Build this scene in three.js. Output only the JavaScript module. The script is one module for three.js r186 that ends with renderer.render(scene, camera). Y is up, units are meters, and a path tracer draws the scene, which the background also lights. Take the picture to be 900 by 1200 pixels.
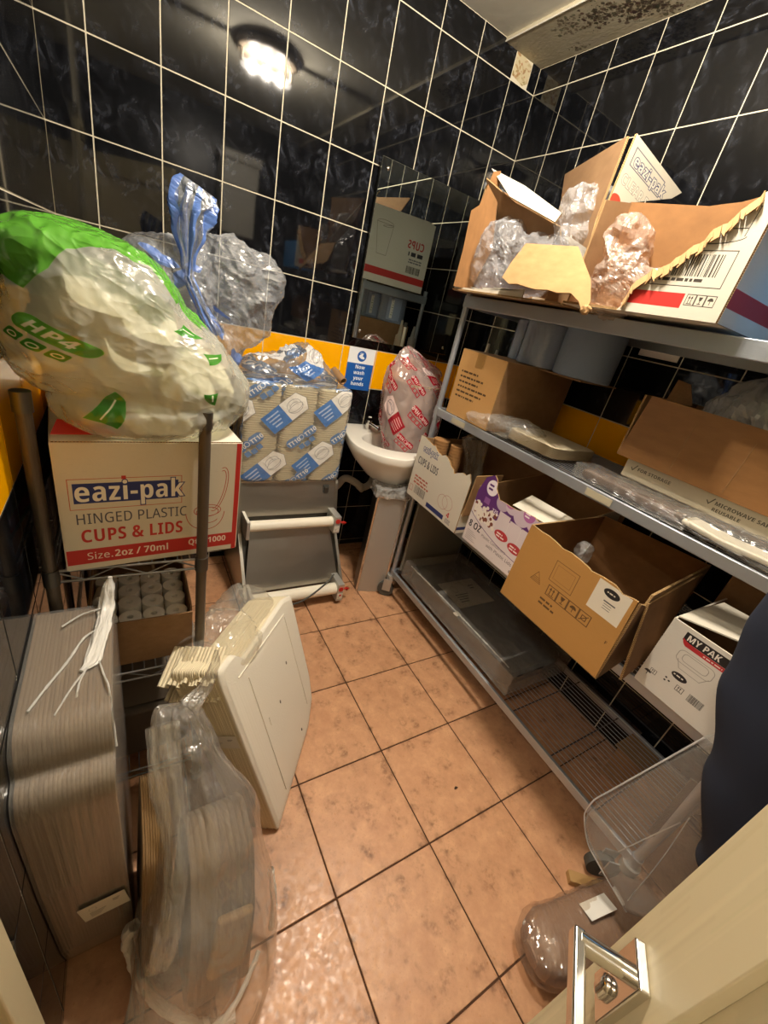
import * as THREE from 'three';
import { mergeGeometries, mergeVertices } from 'three/addons/utils/BufferGeometryUtils.js';
import { RoundedBoxGeometry } from 'three/addons/geometries/RoundedBoxGeometry.js';
import { createNoise2D, createNoise3D, createNoise4D } from 'simplex-noise';

// ---------------------------------------------------------------- camera, light, exposure
const scene = new THREE.Scene();
scene.background = new THREE.Color(0x050505);
const camera = new THREE.PerspectiveCamera(102.52, 900 / 1200, 0.02, 30);
const EYE = new THREE.Vector3(0.1733, 1.4304, 2.0345);
camera.position.copy(EYE);
camera.up.set(0.04902, 0.87467, -0.48224);
camera.lookAt(EYE.x + 0.52166, EYE.y - 0.43415, EYE.z - 0.73443);
const renderer = new THREE.WebGLRenderer({ antialias: true });
renderer.toneMapping = THREE.LinearToneMapping;
renderer.toneMappingExposure = 1.12;
renderer.shadowMap.enabled = true;
const LAMP_COLOR = new THREE.Color(1.0, 0.90, 0.765);
const LAMP = 2.9;            // each of the bar's three bulbs
const HALL_FILL = 3;            // added fill light in the unseen corridor behind the open door

// ---------------------------------------------------------------- helpers
function rng(seed) { let s = seed >>> 0; return () => { s = (s + 0x6d2b79f5) | 0; let t = Math.imul(s ^ (s >>> 15), 1 | s); t = (t + Math.imul(t ^ (t >>> 7), 61 | t)) ^ t; return ((t ^ (t >>> 14)) >>> 0) / 4294967296; }; }
const V = (x, y, z) => new THREE.Vector3(x, y, z);
const N3 = createNoise3D(rng(11)), N2 = createNoise2D(rng(7)), N4 = createNoise4D(rng(19));
const used = new Map();
function numbered(name) { const k = used.get(name) || 0; used.set(name, k + 1); return k ? name + '_' + String(k).padStart(3, '0') : name; }
const shade = (o) => { o.castShadow = true; o.receiveShadow = true; return o; };
function mesh(name, geo, mat, parent, label) {
  const m = shade(new THREE.Mesh(geo, mat)); m.name = name;
  if (label) m.userData.label = label;
  parent.add(m); return m;
}
// a thing whose parts are given in the room's coordinates; its origin is moved to the middle of its foot
function thing(name, label, category, build, group) {
  const g = new THREE.Group(); g.name = numbered(name);
  g.userData = { label, category }; if (group) g.userData.group = group;
  const add = (n, geo, mat, parent, lab) => mesh(n, geo, mat, parent || g, lab);
  build(add, g);
  const b = new THREE.Box3();
  g.updateMatrixWorld(true);
  b.setFromObject(g);
  const o = V((b.min.x + b.max.x) / 2, b.min.y, (b.min.z + b.max.z) / 2);
  for (const c of g.children) c.position.sub(o);
  g.position.copy(o); scene.add(g); return g;
}
// a thing built round its own origin, then set down and turned
function local(name, label, category, pos, turn, build, group) {
  const g = new THREE.Group(); g.name = numbered(name);
  g.userData = { label, category }; if (group) g.userData.group = group;
  build((n, geo, mat, parent, lab) => mesh(n, geo, mat, parent || g, lab), g);
  g.position.set(...pos); if (typeof turn === 'number') g.rotation.y = turn; else g.rotation.set(...turn);
  scene.add(g); return g;
}
function copyOf(src, pos, turn, label) {
  const c = src.clone(); c.name = numbered(src.name.replace(/_\d{3}$/, '')); c.position.set(...pos);
  if (turn !== undefined) { if (typeof turn === 'number') c.rotation.y = turn; else c.rotation.set(...turn); }
  if (label) c.userData = { ...src.userData, label }; scene.add(c); return c;
}
function structure(name, geo, mat) { const m = geo ? shade(new THREE.Mesh(geo, mat)) : new THREE.Group(); m.name = name; m.userData.kind = 'structure'; scene.add(m); return m; }
const box = (x0, x1, y0, y1, z0, z1, r = 0) => {
  const w = x1 - x0, h = y1 - y0, d = z1 - z0;
  const g = r ? new RoundedBoxGeometry(w, h, d, 2, Math.min(r, w / 2, h / 2, d / 2) * 0.99) : new THREE.BoxGeometry(w, h, d);
  g.translate((x0 + x1) / 2, (y0 + y1) / 2, (z0 + z1) / 2); return g;
};
const tube = (pts, r, seg = 24, rs = 8, tension = 0.5) => new THREE.TubeGeometry(new THREE.CatmullRomCurve3(pts.map((p) => V(...p)), false, 'catmullrom', tension), seg, r, rs, false);
const rod = (a, b, r, rs = 10) => {
  const A = V(...a), B = V(...b), d = B.clone().sub(A), g = new THREE.CylinderGeometry(r, r, d.length(), rs);
  g.applyQuaternion(new THREE.Quaternion().setFromUnitVectors(V(0, 1, 0), d.clone().normalize()));
  const c = A.add(B).multiplyScalar(0.5); g.translate(c.x, c.y, c.z); return g;
};
const merge = (gs) => mergeGeometries(gs.map((g) => { const k = g.index ? g.toNonIndexed() : g; for (const a of Object.keys(k.attributes)) if (!['position', 'normal', 'uv'].includes(a)) k.deleteAttribute(a); k.clearGroups(); return k; }), false);
function smooth(geo) { let g = geo.clone(); g.deleteAttribute('normal'); const uv = g.getAttribute('uv'); g.computeVertexNormals(); return g; }

// flat sheet with thickness: slots 0 front, 1 back, 2 edge.  pts: 2D outline (counter-clockwise seen from the front), uv scaled by [u0,v0,w,h]
function sheet(pts, t, frame) {
  const P = pts.map((p) => new THREE.Vector2(p[0], p[1]));
  if (THREE.ShapeUtils.isClockWise(P)) P.reverse();
  const xs = P.map((p) => p.x), ys = P.map((p) => p.y);
  const [u0, v0, w, h] = frame || [Math.min(...xs), Math.min(...ys), Math.max(...xs) - Math.min(...xs), Math.max(...ys) - Math.min(...ys)];
  const tri = THREE.ShapeUtils.triangulateShape(P, []);
  const pos = [], uv = [], nor = [], groups = [];
  const put = (x, y, z, n, U, W) => { pos.push(x, y, z); nor.push(...n); uv.push(U ?? (x - u0) / w, W ?? (y - v0) / h); };
  for (const f of tri) for (const i of f) put(P[i].x, P[i].y, t / 2, [0, 0, 1]);
  groups.push([0, pos.length / 3, 0]); let s = pos.length / 3;
  for (const f of tri) for (const i of [f[0], f[2], f[1]]) put(P[i].x, P[i].y, -t / 2, [0, 0, -1]);
  groups.push([s, pos.length / 3 - s, 1]); s = pos.length / 3;
  let L = 0;
  for (let i = 0; i < P.length; i++) {
    const a = P[i], b = P[(i + 1) % P.length], l = a.distanceTo(b), n = [(b.y - a.y) / (l || 1), -(b.x - a.x) / (l || 1), 0];
    const u1 = L / 0.02, u2 = (L + l) / 0.02; L += l;
    put(a.x, a.y, t / 2, n, u1, 1); put(a.x, a.y, -t / 2, n, u1, 0); put(b.x, b.y, -t / 2, n, u2, 0);
    put(a.x, a.y, t / 2, n, u1, 1); put(b.x, b.y, -t / 2, n, u2, 0); put(b.x, b.y, t / 2, n, u2, 1);
  }
  groups.push([s, pos.length / 3 - s, 2]);
  const g = new THREE.BufferGeometry();
  g.setAttribute('position', new THREE.Float32BufferAttribute(pos, 3)); g.setAttribute('normal', new THREE.Float32BufferAttribute(nor, 3)); g.setAttribute('uv', new THREE.Float32BufferAttribute(uv, 2));
  for (const k of groups) g.addGroup(...k);
  return g;
}
// the same sheet through points in the room: U runs along a->b of the first edge, front faces the side from which the points run counter-clockwise
function sheet3(pts, t, frame, along) {
  const Q = pts.map((p) => V(...p)), n = V(0, 0, 0), c = V(0, 0, 0);
  Q.forEach((a, i) => { const b = Q[(i + 1) % Q.length]; n.x += (a.y - b.y) * (a.z + b.z); n.y += (a.z - b.z) * (a.x + b.x); n.z += (a.x - b.x) * (a.y + b.y); c.add(a); });
  n.normalize(); c.divideScalar(Q.length);
  const u = along ? V(...along) : Q[1].clone().sub(Q[0]); u.addScaledVector(n, -u.dot(n)).normalize(); const v = n.clone().cross(u);
  const g = sheet(Q.map((q) => { const d = q.clone().sub(Q[0]); return [d.dot(u), d.dot(v)]; }), t, frame);
  const m = new THREE.Matrix4().makeBasis(u, v, n); const off = c.clone().sub(Q[0]).dot(n);
  g.applyMatrix4(m); const o = Q[0].clone().addScaledVector(n, off); g.translate(o.x, o.y, o.z); return g;
}
// ragged line from a to b (torn cardboard)
function torn(a, b, n, amp, seed) { const R = rng(seed), out = []; const dx = b[0] - a[0], dy = b[1] - a[1], l = Math.hypot(dx, dy); for (let i = 0; i <= n; i++) { const t = i / n, k = i && i < n ? (R() - 0.5) * 2 * amp : 0, q = i && i < n ? (R() - 0.5) * 0.6 / n : 0; out.push([a[0] + dx * (t + q) - dy / l * k, a[1] + dy * (t + q) + dx / l * k]); } return out; }
// closed loops of equal length -> smooth skin with caps
function loft(loops, { caps = true, flat = false, uvs } = {}) {
  const n = loops[0].length, m = loops.length, pos = [], uv = [], idx = [];
  for (let j = 0; j < m; j++) for (let i = 0; i <= n; i++) { const p = loops[j][i % n]; pos.push(p.x, p.y, p.z); uv.push(uvs ? uvs[0] * i / n : i / n, uvs ? uvs[1] * j / (m - 1) : j / (m - 1)); }
  for (let j = 0; j < m - 1; j++) for (let i = 0; i < n; i++) { const a = j * (n + 1) + i, b = a + 1, c = a + n + 1, d = c + 1; idx.push(a, b, d, a, d, c); }
  let g = new THREE.BufferGeometry(); g.setAttribute('position', new THREE.Float32BufferAttribute(pos, 3)); g.setAttribute('uv', new THREE.Float32BufferAttribute(uv, 2)); g.setIndex(idx);
  if (flat) g = g.toNonIndexed(); g.computeVertexNormals();
  if (!flat) { // weld normals along the seam
    const N = g.getAttribute('normal'); for (let j = 0; j < m; j++) { const a = j * (n + 1), b = a + n, s = V(N.getX(a) + N.getX(b), N.getY(a) + N.getY(b), N.getZ(a) + N.getZ(b)).normalize(); N.setXYZ(a, s.x, s.y, s.z); N.setXYZ(b, s.x, s.y, s.z); }
    g = g.toNonIndexed();
  }
  if (!caps) return g;
  const parts = [g];
  for (const [j, flip] of [[0, true], [m - 1, false]]) {
    const L = loops[j], c = L.reduce((s, p) => s.add(p), V(0, 0, 0)).divideScalar(n); let nn = V(0, 0, 0);
    L.forEach((a, i) => { const b = L[(i + 1) % n]; nn.x += (a.y - b.y) * (a.z + b.z); nn.y += (a.z - b.z) * (a.x + b.x); nn.z += (a.x - b.x) * (a.y + b.y); }); nn.normalize();
    const ax = V(0, 1, 0); if (Math.abs(nn.y) > 0.9) ax.set(1, 0, 0); const u = ax.clone().cross(nn).normalize(), v = nn.clone().cross(u);
    const P = L.map((p) => { const d = p.clone().sub(c); return new THREE.Vector2(d.dot(u), d.dot(v)); });
    const tri = THREE.ShapeUtils.triangulateShape(P, []), cp = [], cu = [], cn = [];
    if (flip) nn.negate();
    for (const f of tri) for (const i of flip ? [f[0], f[2], f[1]] : f) { cp.push(L[i].x, L[i].y, L[i].z); cu.push(P[i].x * 4, P[i].y * 4); cn.push(nn.x, nn.y, nn.z); }
    const k = new THREE.BufferGeometry(); k.setAttribute('position', new THREE.Float32BufferAttribute(cp, 3)); k.setAttribute('normal', new THREE.Float32BufferAttribute(cn, 3)); k.setAttribute('uv', new THREE.Float32BufferAttribute(cu, 2)); parts.push(k);
  }
  return mergeGeometries(parts, false);
}
// a pile of thin nested pieces: the outline (points in the room) is carried along `axis`, every piece a lip that stands out a little
function pile(outline, axis, n, lip, { jitter = 0, seed = 1, squeeze } = {}) {
  const R = rng(seed), A = V(...axis), pts = outline.map((p) => V(...p)), c = pts.reduce((s, p) => s.add(p), V(0, 0, 0)).divideScalar(pts.length), loops = [];
  for (let k = 0; k < n; k++) {
    const off = (R() - 0.5) * 2 * jitter;
    for (const [f, s] of [[0, -lip], [0.25, 0.0], [0.6, 0.0], [0.99, -lip]]) {
      const t = (k + f) / n;
      loops.push(pts.map((p) => { const d = p.clone().sub(c), l = d.length(), sc = squeeze ? squeeze(t) : 1; return c.clone().addScaledVector(d, (1 + (s + off) / l) * sc).addScaledVector(A, t); }));
    }
  }
  return loft(loops, { flat: false });
}
// rounds the corners of an outline of 3D points
function roundOutline(pts, r, k = 5) {
  const Q = pts.map((p) => V(...p)), out = [];
  Q.forEach((p, i) => { const a = Q[(i + Q.length - 1) % Q.length], b = Q[(i + 1) % Q.length], ra = Math.min(r, p.distanceTo(a) * 0.45), rb = Math.min(r, p.distanceTo(b) * 0.45);
    const s = p.clone().lerp(a, ra / p.distanceTo(a)), e = p.clone().lerp(b, rb / p.distanceTo(b));
    for (let j = 0; j <= k; j++) { const t = j / k; out.push([0, 1, 2].map((q) => { const c = ['x', 'y', 'z'][q]; return (1 - t) * (1 - t) * s[c] + 2 * t * (1 - t) * p[c] + t * t * e[c]; })); } });
  return out;
}
// folds of a crumpled film: a net of sharp ridges between slack cells, at several sizes (about 0..1)
const H = (i, j, k, q) => { let n = (i * 374761393 + j * 668265263 + k * 1274126177 + q * 974634541) | 0; n = Math.imul(n ^ (n >>> 13), 1274126177); n ^= n >>> 16; return (n >>> 0) / 4294967296; };
function cells(x, y, z) { const I = Math.floor(x), J = Math.floor(y), K = Math.floor(z); let d1 = 9; for (let i = I - 1; i <= I + 1; i++) for (let j = J - 1; j <= J + 1; j++) for (let k = K - 1; k <= K + 1; k++) { const dx = i + H(i, j, k, 1) - x, dy = j + H(i, j, k, 2) - y, dz = k + H(i, j, k, 3) - z, d = dx * dx + dy * dy + dz * dz; if (d < d1) d1 = d; } return d1; }
function folds(x, y, z, f, oct = 3) { let s = 0, a = 1, t = 0; for (let o = 0; o < oct; o++) { s += a * Math.min(1.2, cells(x * f + o * 17.3, y * f - o * 9.1, z * f + o * 5.7)); t += a; a *= 0.42; f *= 2.3; } return s / t; }
// amp is the height of a fold; pull stretches the folds along the three axes
function crumple(geo, amp, f, oct = 3, pull = [1, 1, 1]) {
  let g = geo; if (!g.index) g = mergeVertices(g, 1e-5); g.computeVertexNormals();
  const P = g.getAttribute('position'), N = g.getAttribute('normal');
  for (let i = 0; i < P.count; i++) { const x = P.getX(i), y = P.getY(i), z = P.getZ(i), w = 0.35 / f, k = amp * (folds(x / pull[0] + w * N3(x * f, y * f, z * f), y / pull[1] + w * N3(y * f, z * f, x * f + 5), z / pull[2] + w * N3(z * f, x * f, y * f + 9), f, oct) - 0.35); P.setXYZ(i, x + N.getX(i) * k, y + N.getY(i) * k, z + N.getZ(i) * k); }
  g.computeVertexNormals(); return g;
}
const facet = (g) => { const k = g.index ? g.toNonIndexed() : g; k.computeVertexNormals(); return k; };
// closed skin round several ellipsoids / boxes seen from a common inner point
function blob(center, parts, detail = 40, k = 14) {
  const g0 = new THREE.SphereGeometry(1, detail * 2, detail); const g = g0; const P = g.getAttribute('position'), c = V(...center);
  const hit = (p, d) => { // distance from c along d to the far side of part p
    const o = c.clone().sub(V(...p.c)); const q = p.q ? new THREE.Quaternion().setFromEuler(new THREE.Euler(...p.q)).invert() : null; const e = d.clone(); if (q) { o.applyQuaternion(q); e.applyQuaternion(q); }
    const pw = p.p || 2, r = p.r; let lo = 0, hi = 3; const F = (t) => Math.pow(Math.abs((o.x + e.x * t) / r[0]), pw) + Math.pow(Math.abs((o.y + e.y * t) / r[1]), pw) + Math.pow(Math.abs((o.z + e.z * t) / r[2]), pw) - 1;
    let best = 0; for (let s = 0; s <= 60; s++) { const t = s / 60 * 1.2; if (F(t) < 0) best = t; } if (!best && F(0) > 0) return 0; lo = best; hi = best + 0.02; for (let s = 0; s < 14; s++) { const m = (lo + hi) / 2; if (F(m) < 0) lo = m; else hi = m; } return lo;
  };
  for (let i = 0; i < P.count; i++) { const d = V(P.getX(i), P.getY(i), P.getZ(i)).normalize(); let s = 0; for (const p of parts) { const h = hit(p, d); s += Math.pow(h, k); } const r = Math.pow(s, 1 / k); P.setXYZ(i, c.x + d.x * r, c.y + d.y * r, c.z + d.z * r); }
  g.computeVertexNormals(); return g;
}
// bag skin from a stack of rings: {c, rx, rz, y?}; the rings lie across the line of centres
function bag(rings, seg = 90, rows = 80, { amp = 0.01, f = 9, oct = 3, pw = 2, pleat = 0, npleat = 9, tilt, pull = [1, 1, 1] } = {}) {
  const cv = new THREE.CatmullRomCurve3(rings.map((r) => V(...r.c)), false, 'catmullrom', 0.5), loops = [];
  for (let j = 0; j <= rows; j++) {
    const t = j / rows, q = t * (rings.length - 1), i = Math.min(rings.length - 2, Math.floor(q)), w = q - i, e = w * w * (3 - 2 * w), a = rings[i], b = rings[i + 1];
    const c = cv.getPoint(t), rx = a.rx + (b.rx - a.rx) * e, rz = a.rz + (b.rz - a.rz) * e, rot = (a.rot || 0) + ((b.rot || 0) - (a.rot || 0)) * e, pl = ((a.pl || 0) + ((b.pl || 0) - (a.pl || 0)) * e) * 1;
    const T = cv.getTangent(t); if (tilt === 0) T.set(0, 1, 0); const X = V(Math.cos(rot), 0, -Math.sin(rot)); X.addScaledVector(T, -X.dot(T)).normalize(); const Z = X.clone().cross(T).normalize();
    const L = [];
    for (let s = 0; s < seg; s++) { const th = s / seg * 2 * Math.PI, co = Math.cos(th), si = Math.sin(th), m = Math.pow(Math.pow(Math.abs(co), pw) + Math.pow(Math.abs(si), pw), -1 / pw), k = 1 + pl * Math.sin(npleat * th + 3 * N3(co, si, t * 2));
      const p = c.clone().addScaledVector(X, co * m * rx * k).addScaledVector(Z, si * m * rz * k), o = p.clone().sub(c).normalize(), d = amp * (folds(p.x / pull[0], p.y / pull[1], p.z / pull[2], f, oct) - 0.35) * Math.min(1, (rx + rz) * 8); L.push(p.addScaledVector(o, d)); }
    loops.push(L);
  }
  return loft(loops, { caps: true });
}
// ---------------------------------------------------------------- textures and materials
const canvas = (w, h) => { const c = document.createElement('canvas'); c.width = w; c.height = h; return [c, c.getContext('2d')]; };
function canvasTex(w, h, draw, srgb = true) { const [c, g] = canvas(w, h); draw(g, w, h); const t = new THREE.CanvasTexture(c); if (srgb) t.colorSpace = THREE.SRGBColorSpace; t.wrapS = t.wrapT = THREE.RepeatWrapping; t.anisotropy = 8; return t; }
function dataTex(w, h, fn, srgb = true) {
  const a = new Uint8Array(w * h * 4);
  for (let y = 0; y < h; y++) for (let x = 0; x < w; x++) { const c = fn(x / w, y / h, x, y), i = (y * w + x) * 4; for (let k = 0; k < 3; k++) a[i + k] = Math.max(0, Math.min(255, c[k] * 255)); a[i + 3] = 255; }
  const t = new THREE.DataTexture(a, w, h); t.wrapS = t.wrapT = THREE.RepeatWrapping; t.magFilter = THREE.LinearFilter; t.minFilter = THREE.LinearMipmapLinearFilter; t.generateMipmaps = true; if (srgb) t.colorSpace = THREE.SRGBColorSpace; t.needsUpdate = true; return t;
}
// noise that repeats with period 1 in u and v
function tileN(u, v, f, s = 0) { const a = u * 2 * Math.PI, b = v * 2 * Math.PI, r = f / (2 * Math.PI); return N4(Math.cos(a) * r + s, Math.sin(a) * r - s, Math.cos(b) * r + s * 0.7, Math.sin(b) * r); }
const fbm = (u, v, f, o = 4, s = 0) => { let r = 0, a = 0.5; for (let k = 0; k < o; k++) { r += a * tileN(u, v, f, s + k * 7); f *= 2; a *= 0.5; } return r; };
const mix = (a, b, t) => a.map((x, i) => x + (b[i] - x) * t), sat = (x) => Math.max(0, Math.min(1, x));
const std = (o) => new THREE.MeshStandardMaterial(o), phys = (o) => new THREE.MeshPhysicalMaterial(o);

// black marbled wall tile
const marbleTex = [0, 1].map((q) => dataTex(256, 320, (u, v) => {
  const w = N2(u * 2.2 + q * 9, v * 2.2) * 0.6, cl = sat(N3(u * 1.7 + q * 5, v * 2.1, 1.3) * 0.6 + 0.35), s = N3(u * 5 + w, v * 3.2 - w, q * 4.7) * 0.5 + 0.5, f = N3(u * 17 + w * 3, v * 13, q + 8) * 0.5 + 0.5, g = N3(u * 45, v * 45, q) * 0.5 + 0.5;
  const wisp = cl * Math.pow(s, 2.2) * (0.35 + f * 0.9) * (0.7 + g * 0.5);
  return mix([0.05, 0.052, 0.06], [0.40, 0.42, 0.47], sat(wisp * 0.62));
}));
const crinkleTex = dataTex(512, 512, (u, v) => { let s = 0, a = 0.55, f = 7; for (let o = 0; o < 3; o++) { s += a * Math.pow(1 - Math.min(1, Math.abs(tileN(u, v, f, o * 13)) * 1.5), 2.5); a *= 0.5; f *= 2; } const q = sat(s); return [q, q, q]; }, false);
const grainTex = dataTex(256, 256, (u, v, x, y) => { const n = fbm(u, v, 40, 3) * 0.5 + 0.5; return [n, n, n]; }, false);
const kraftTex = dataTex(512, 512, (u, v) => { const n = fbm(u, v, 6, 5, 2), l = tileN(u * 1, v, 90, 5) * 0.5, k = 0.5 + n * 0.4 + l * 0.1; return mix([0.50, 0.375, 0.245], [0.635, 0.495, 0.345], sat(k)); });
const fluteTex = dataTex(64, 16, (u, v) => { const w = Math.abs(((u * 4) % 1) - 0.5) * 2, on = Math.abs(v - (0.15 + 0.7 * w)) < 0.16 || v < 0.12 || v > 0.88; return on ? [0.80, 0.66, 0.45] : [0.36, 0.25, 0.14]; });
const blackTile = marbleTex.map((t) => phys({ map: t, roughness: 0.04, ior: 1.5 }));
const yellowTile = phys({ color: 0xf0a800, roughness: 0.12 });
const groutM = std({ color: 0xc9c0a8, roughness: 0.9, bumpMap: grainTex, bumpScale: 0.001 });
const plasterM = std({ roughness: 0.95, map: dataTex(512, 512, (u, v) => { const n = fbm(u, v, 5, 5) * 0.5 + 0.5; return mix([0.80, 0.775, 0.70], [0.88, 0.86, 0.795], n); }), bumpMap: grainTex, bumpScale: 0.0012 });
const floorTiles = [0, 1, 2].map((q) => dataTex(512, 512, (u, v) => {
  const a = fbm(u, v, 3, 5, q * 20), b = fbm(u, v, 14, 4, q * 20 + 5), e = Math.min(u, 1 - u, v, 1 - v), fine = tileN(u, v, 90, 3), dirt = sat(fbm(u, v, 4, 5, q * 13 + 60) * 1.5 + 0.12), grit = sat(fbm(u, v, 34, 3, q * 11 + 40) * 2.2 - 0.35);
  let c = mix([0.72, 0.525, 0.385], [0.815, 0.625, 0.47], sat(0.5 + a * 0.8 + b * 0.5 + fine * 0.12));
  c = mix(c, [0.42, 0.275, 0.175], sat(dirt * sat(b * 1.6 + 0.35) * 0.75 + grit * 0.35 * sat(0.3 + a) + Math.pow(sat(0.05 - e) * 20, 1.5) * dirt * 0.5)); return c;
}));
const floorRough = dataTex(512, 512, (u, v) => { const n = fbm(u, v, 16, 5, 9), k = sat(0.44 + n * 0.35); return [k, k, k]; }, false);
const floorBump = dataTex(512, 512, (u, v) => { const n = fbm(u, v, 10, 5, 3) * 0.5 + 0.5; return [n, n, n]; }, false);
const floorM = floorTiles.map((t) => phys({ map: t, roughness: 1, roughnessMap: floorRough, bumpMap: floorBump, bumpScale: 0.0003 }));
const floorGrout = std({ color: 0x4a2f1c, roughness: 0.95 });
const brushed = dataTex(256, 256, (u, v) => { const n = tileN(u * 1, v, 3, 2) * 0.5 + N2(u * 3, v * 160) * 0.35 + 0.5; return [sat(n), sat(n), sat(n)]; }, false);
const steelM = phys({ color: 0xc4bfb4, metalness: 0.95, roughness: 0.38, roughnessMap: dataTex(256, 256, (u, v) => { const k = sat(0.85 + fbm(u, v, 3, 4) * 0.22); return [k, k, k]; }, false), bumpMap: brushed, bumpScale: 0.0002 });
const darkSteelM = phys({ color: 0x6d6a64, metalness: 1, roughness: 0.45 });
const zincM = phys({ color: 0xadb3bb, metalness: 0.7, roughness: 0.4, bumpMap: grainTex, bumpScale: 0.0003 });
const wireM = phys({ color: 0x97999e, metalness: 0.85, roughness: 0.42 });
const brownWireM = phys({ color: 0x51484a, metalness: 0.55, roughness: 0.5 });
const rackM = phys({ color: 0x6f6559, metalness: 0.8, roughness: 0.5, bumpMap: grainTex, bumpScale: 0.0008 });
const chromeM = phys({ color: 0xd8d6d2, metalness: 1, roughness: 0.12 });
const galvM = phys({ color: 0xb9b8b3, metalness: 0.6, roughness: 0.5 });
const rubberM = std({ color: 0x4b4a45, roughness: 0.7 });
const whitePlastic = phys({ color: 0xe9e4d6, roughness: 0.35 });
const nylonM = phys({ color: 0xf1ead8, roughness: 0.4, bumpMap: grainTex, bumpScale: 0.0003 });
const ceramicM = phys({ color: 0xe6e2d8, roughness: 0.12 });
const redPlastic = phys({ color: 0xc32a20, roughness: 0.4 });
const kraftM = std({ map: kraftTex, roughness: 0.85, bumpMap: grainTex, bumpScale: 0.0004 });
const tornM = std({ map: fluteTex, roughness: 0.95 });
const kraftInside = std({ map: kraftTex, color: 0xe8d6b8, roughness: 0.88 });
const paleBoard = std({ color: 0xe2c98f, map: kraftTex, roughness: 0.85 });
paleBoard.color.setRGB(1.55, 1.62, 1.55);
const whiteBoard = std({ color: 0xd9d2c2, roughness: 0.7, bumpMap: grainTex, bumpScale: 0.0003 });
const foamWhite = std({ color: 0xe8e2d2, roughness: 0.6, bumpMap: grainTex, bumpScale: 0.0006 });
const foamCream = std({ color: 0xddd2b4, roughness: 0.65, bumpMap: grainTex, bumpScale: 0.0006 });
const trayBeige = std({ color: 0xcdbfa2, roughness: 0.75, bumpMap: grainTex, bumpScale: 0.0005 });
const fibreTex = dataTex(256, 256, (u, v) => { const n = fbm(u, v, 30, 3) * 0.5 + 0.5, m = fbm(u, v, 4, 3, 4); return mix([0.43, 0.36, 0.285], [0.54, 0.465, 0.38], sat(n + m * 0.3)); });
const fibreBrown = std({ map: fibreTex, roughness: 0.8, bumpMap: grainTex, bumpScale: 0.0008 });
const fibreGold = std({ map: fibreTex, color: 0xffffff, roughness: 0.85, bumpMap: grainTex, bumpScale: 0.0008 }); fibreGold.color.setRGB(1.3, 1.12, 0.78);
const darkTray = std({ color: 0x2a211c, roughness: 0.4 });
const paperWhite = std({ color: 0xe9e6de, roughness: 0.8 });
const labelM = std({ color: 0xdcd6c8, roughness: 0.6, map: canvasTex(256, 160, (g, w, h) => { g.fillStyle = '#fff'; g.fillRect(0, 0, w, h); g.fillStyle = '#777'; g.beginPath(); g.arc(70, 50, 20, 0, 7); g.stroke(); for (let i = 0; i < 4; i++) g.fillRect(44, 84 + i * 14, 90 - i * 12, 5); g.fillRect(180, 40, 40, 6); g.fillRect(180, 56, 30, 6); }) });
const blueRollM = std({ color: 0x8fa0bb, roughness: 0.85, bumpMap: grainTex, bumpScale: 0.001 });
const navyM = std({ color: 0x1b2335, roughness: 0.95, bumpMap: grainTex, bumpScale: 0.001 });
// films: thin sheets that let light straight through and shine
const film = (o = {}) => phys({ color: 0xffffff, transmission: 0.93, thickness: 0, roughness: 0.2, ior: 1.7, bumpMap: crinkleTex, bumpScale: 0.0015, side: THREE.DoubleSide, ...o });
const clearFilm = film({ color: 0xf4f3f0 });
const milkyFilm = film({ color: 0xecebe6, transmission: 0.72 });
const heavyFilm = film({ color: 0xe9e8e2, transmission: 0.8, roughness: 0.1 });
const cardboard = (front, inner = kraftInside, edge = tornM) => [front, inner, edge];
const print = (w, h, draw, o = {}) => std({ map: canvasTex(w, h, draw), roughness: 0.62, bumpMap: grainTex, bumpScale: 0.0003, ...o });
const TXT = (g, s, x, y, px, col, o = {}) => { g.save(); g.translate(x, y); if (o.rot) g.rotate(o.rot); g.scale(o.sx || 1, 1); g.font = `${o.w === 0 ? '' : 'bold '}${px}px sans-serif`; g.textAlign = o.al || 'left'; g.textBaseline = 'alphabetic'; if (o.stroke) { g.strokeStyle = o.stroke; g.lineWidth = o.lw || 4; g.strokeText(s, 0, 0); } g.fillStyle = col; g.fillText(s, 0, 0); g.restore(); };
const board = (g, w, h, a = '#d8d1c0') => { g.fillStyle = a; g.fillRect(0, 0, w, h); const R = rng(5); for (let i = 0; i < 500; i++) { g.fillStyle = `rgba(120,105,80,${R() * 0.06})`; g.fillRect(R() * w, R() * h, 2 + R() * 30, 1 + R() * 3); } };
const bars = (g, x, y, w, h, col = '#2a2620', seed = 3) => { const R = rng(seed); let p = x; g.fillStyle = col; while (p < x + w) { const k = 1 + R() * w / 40; g.fillRect(p, y, k, h); p += k + 1 + R() * w / 40; } };
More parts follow.
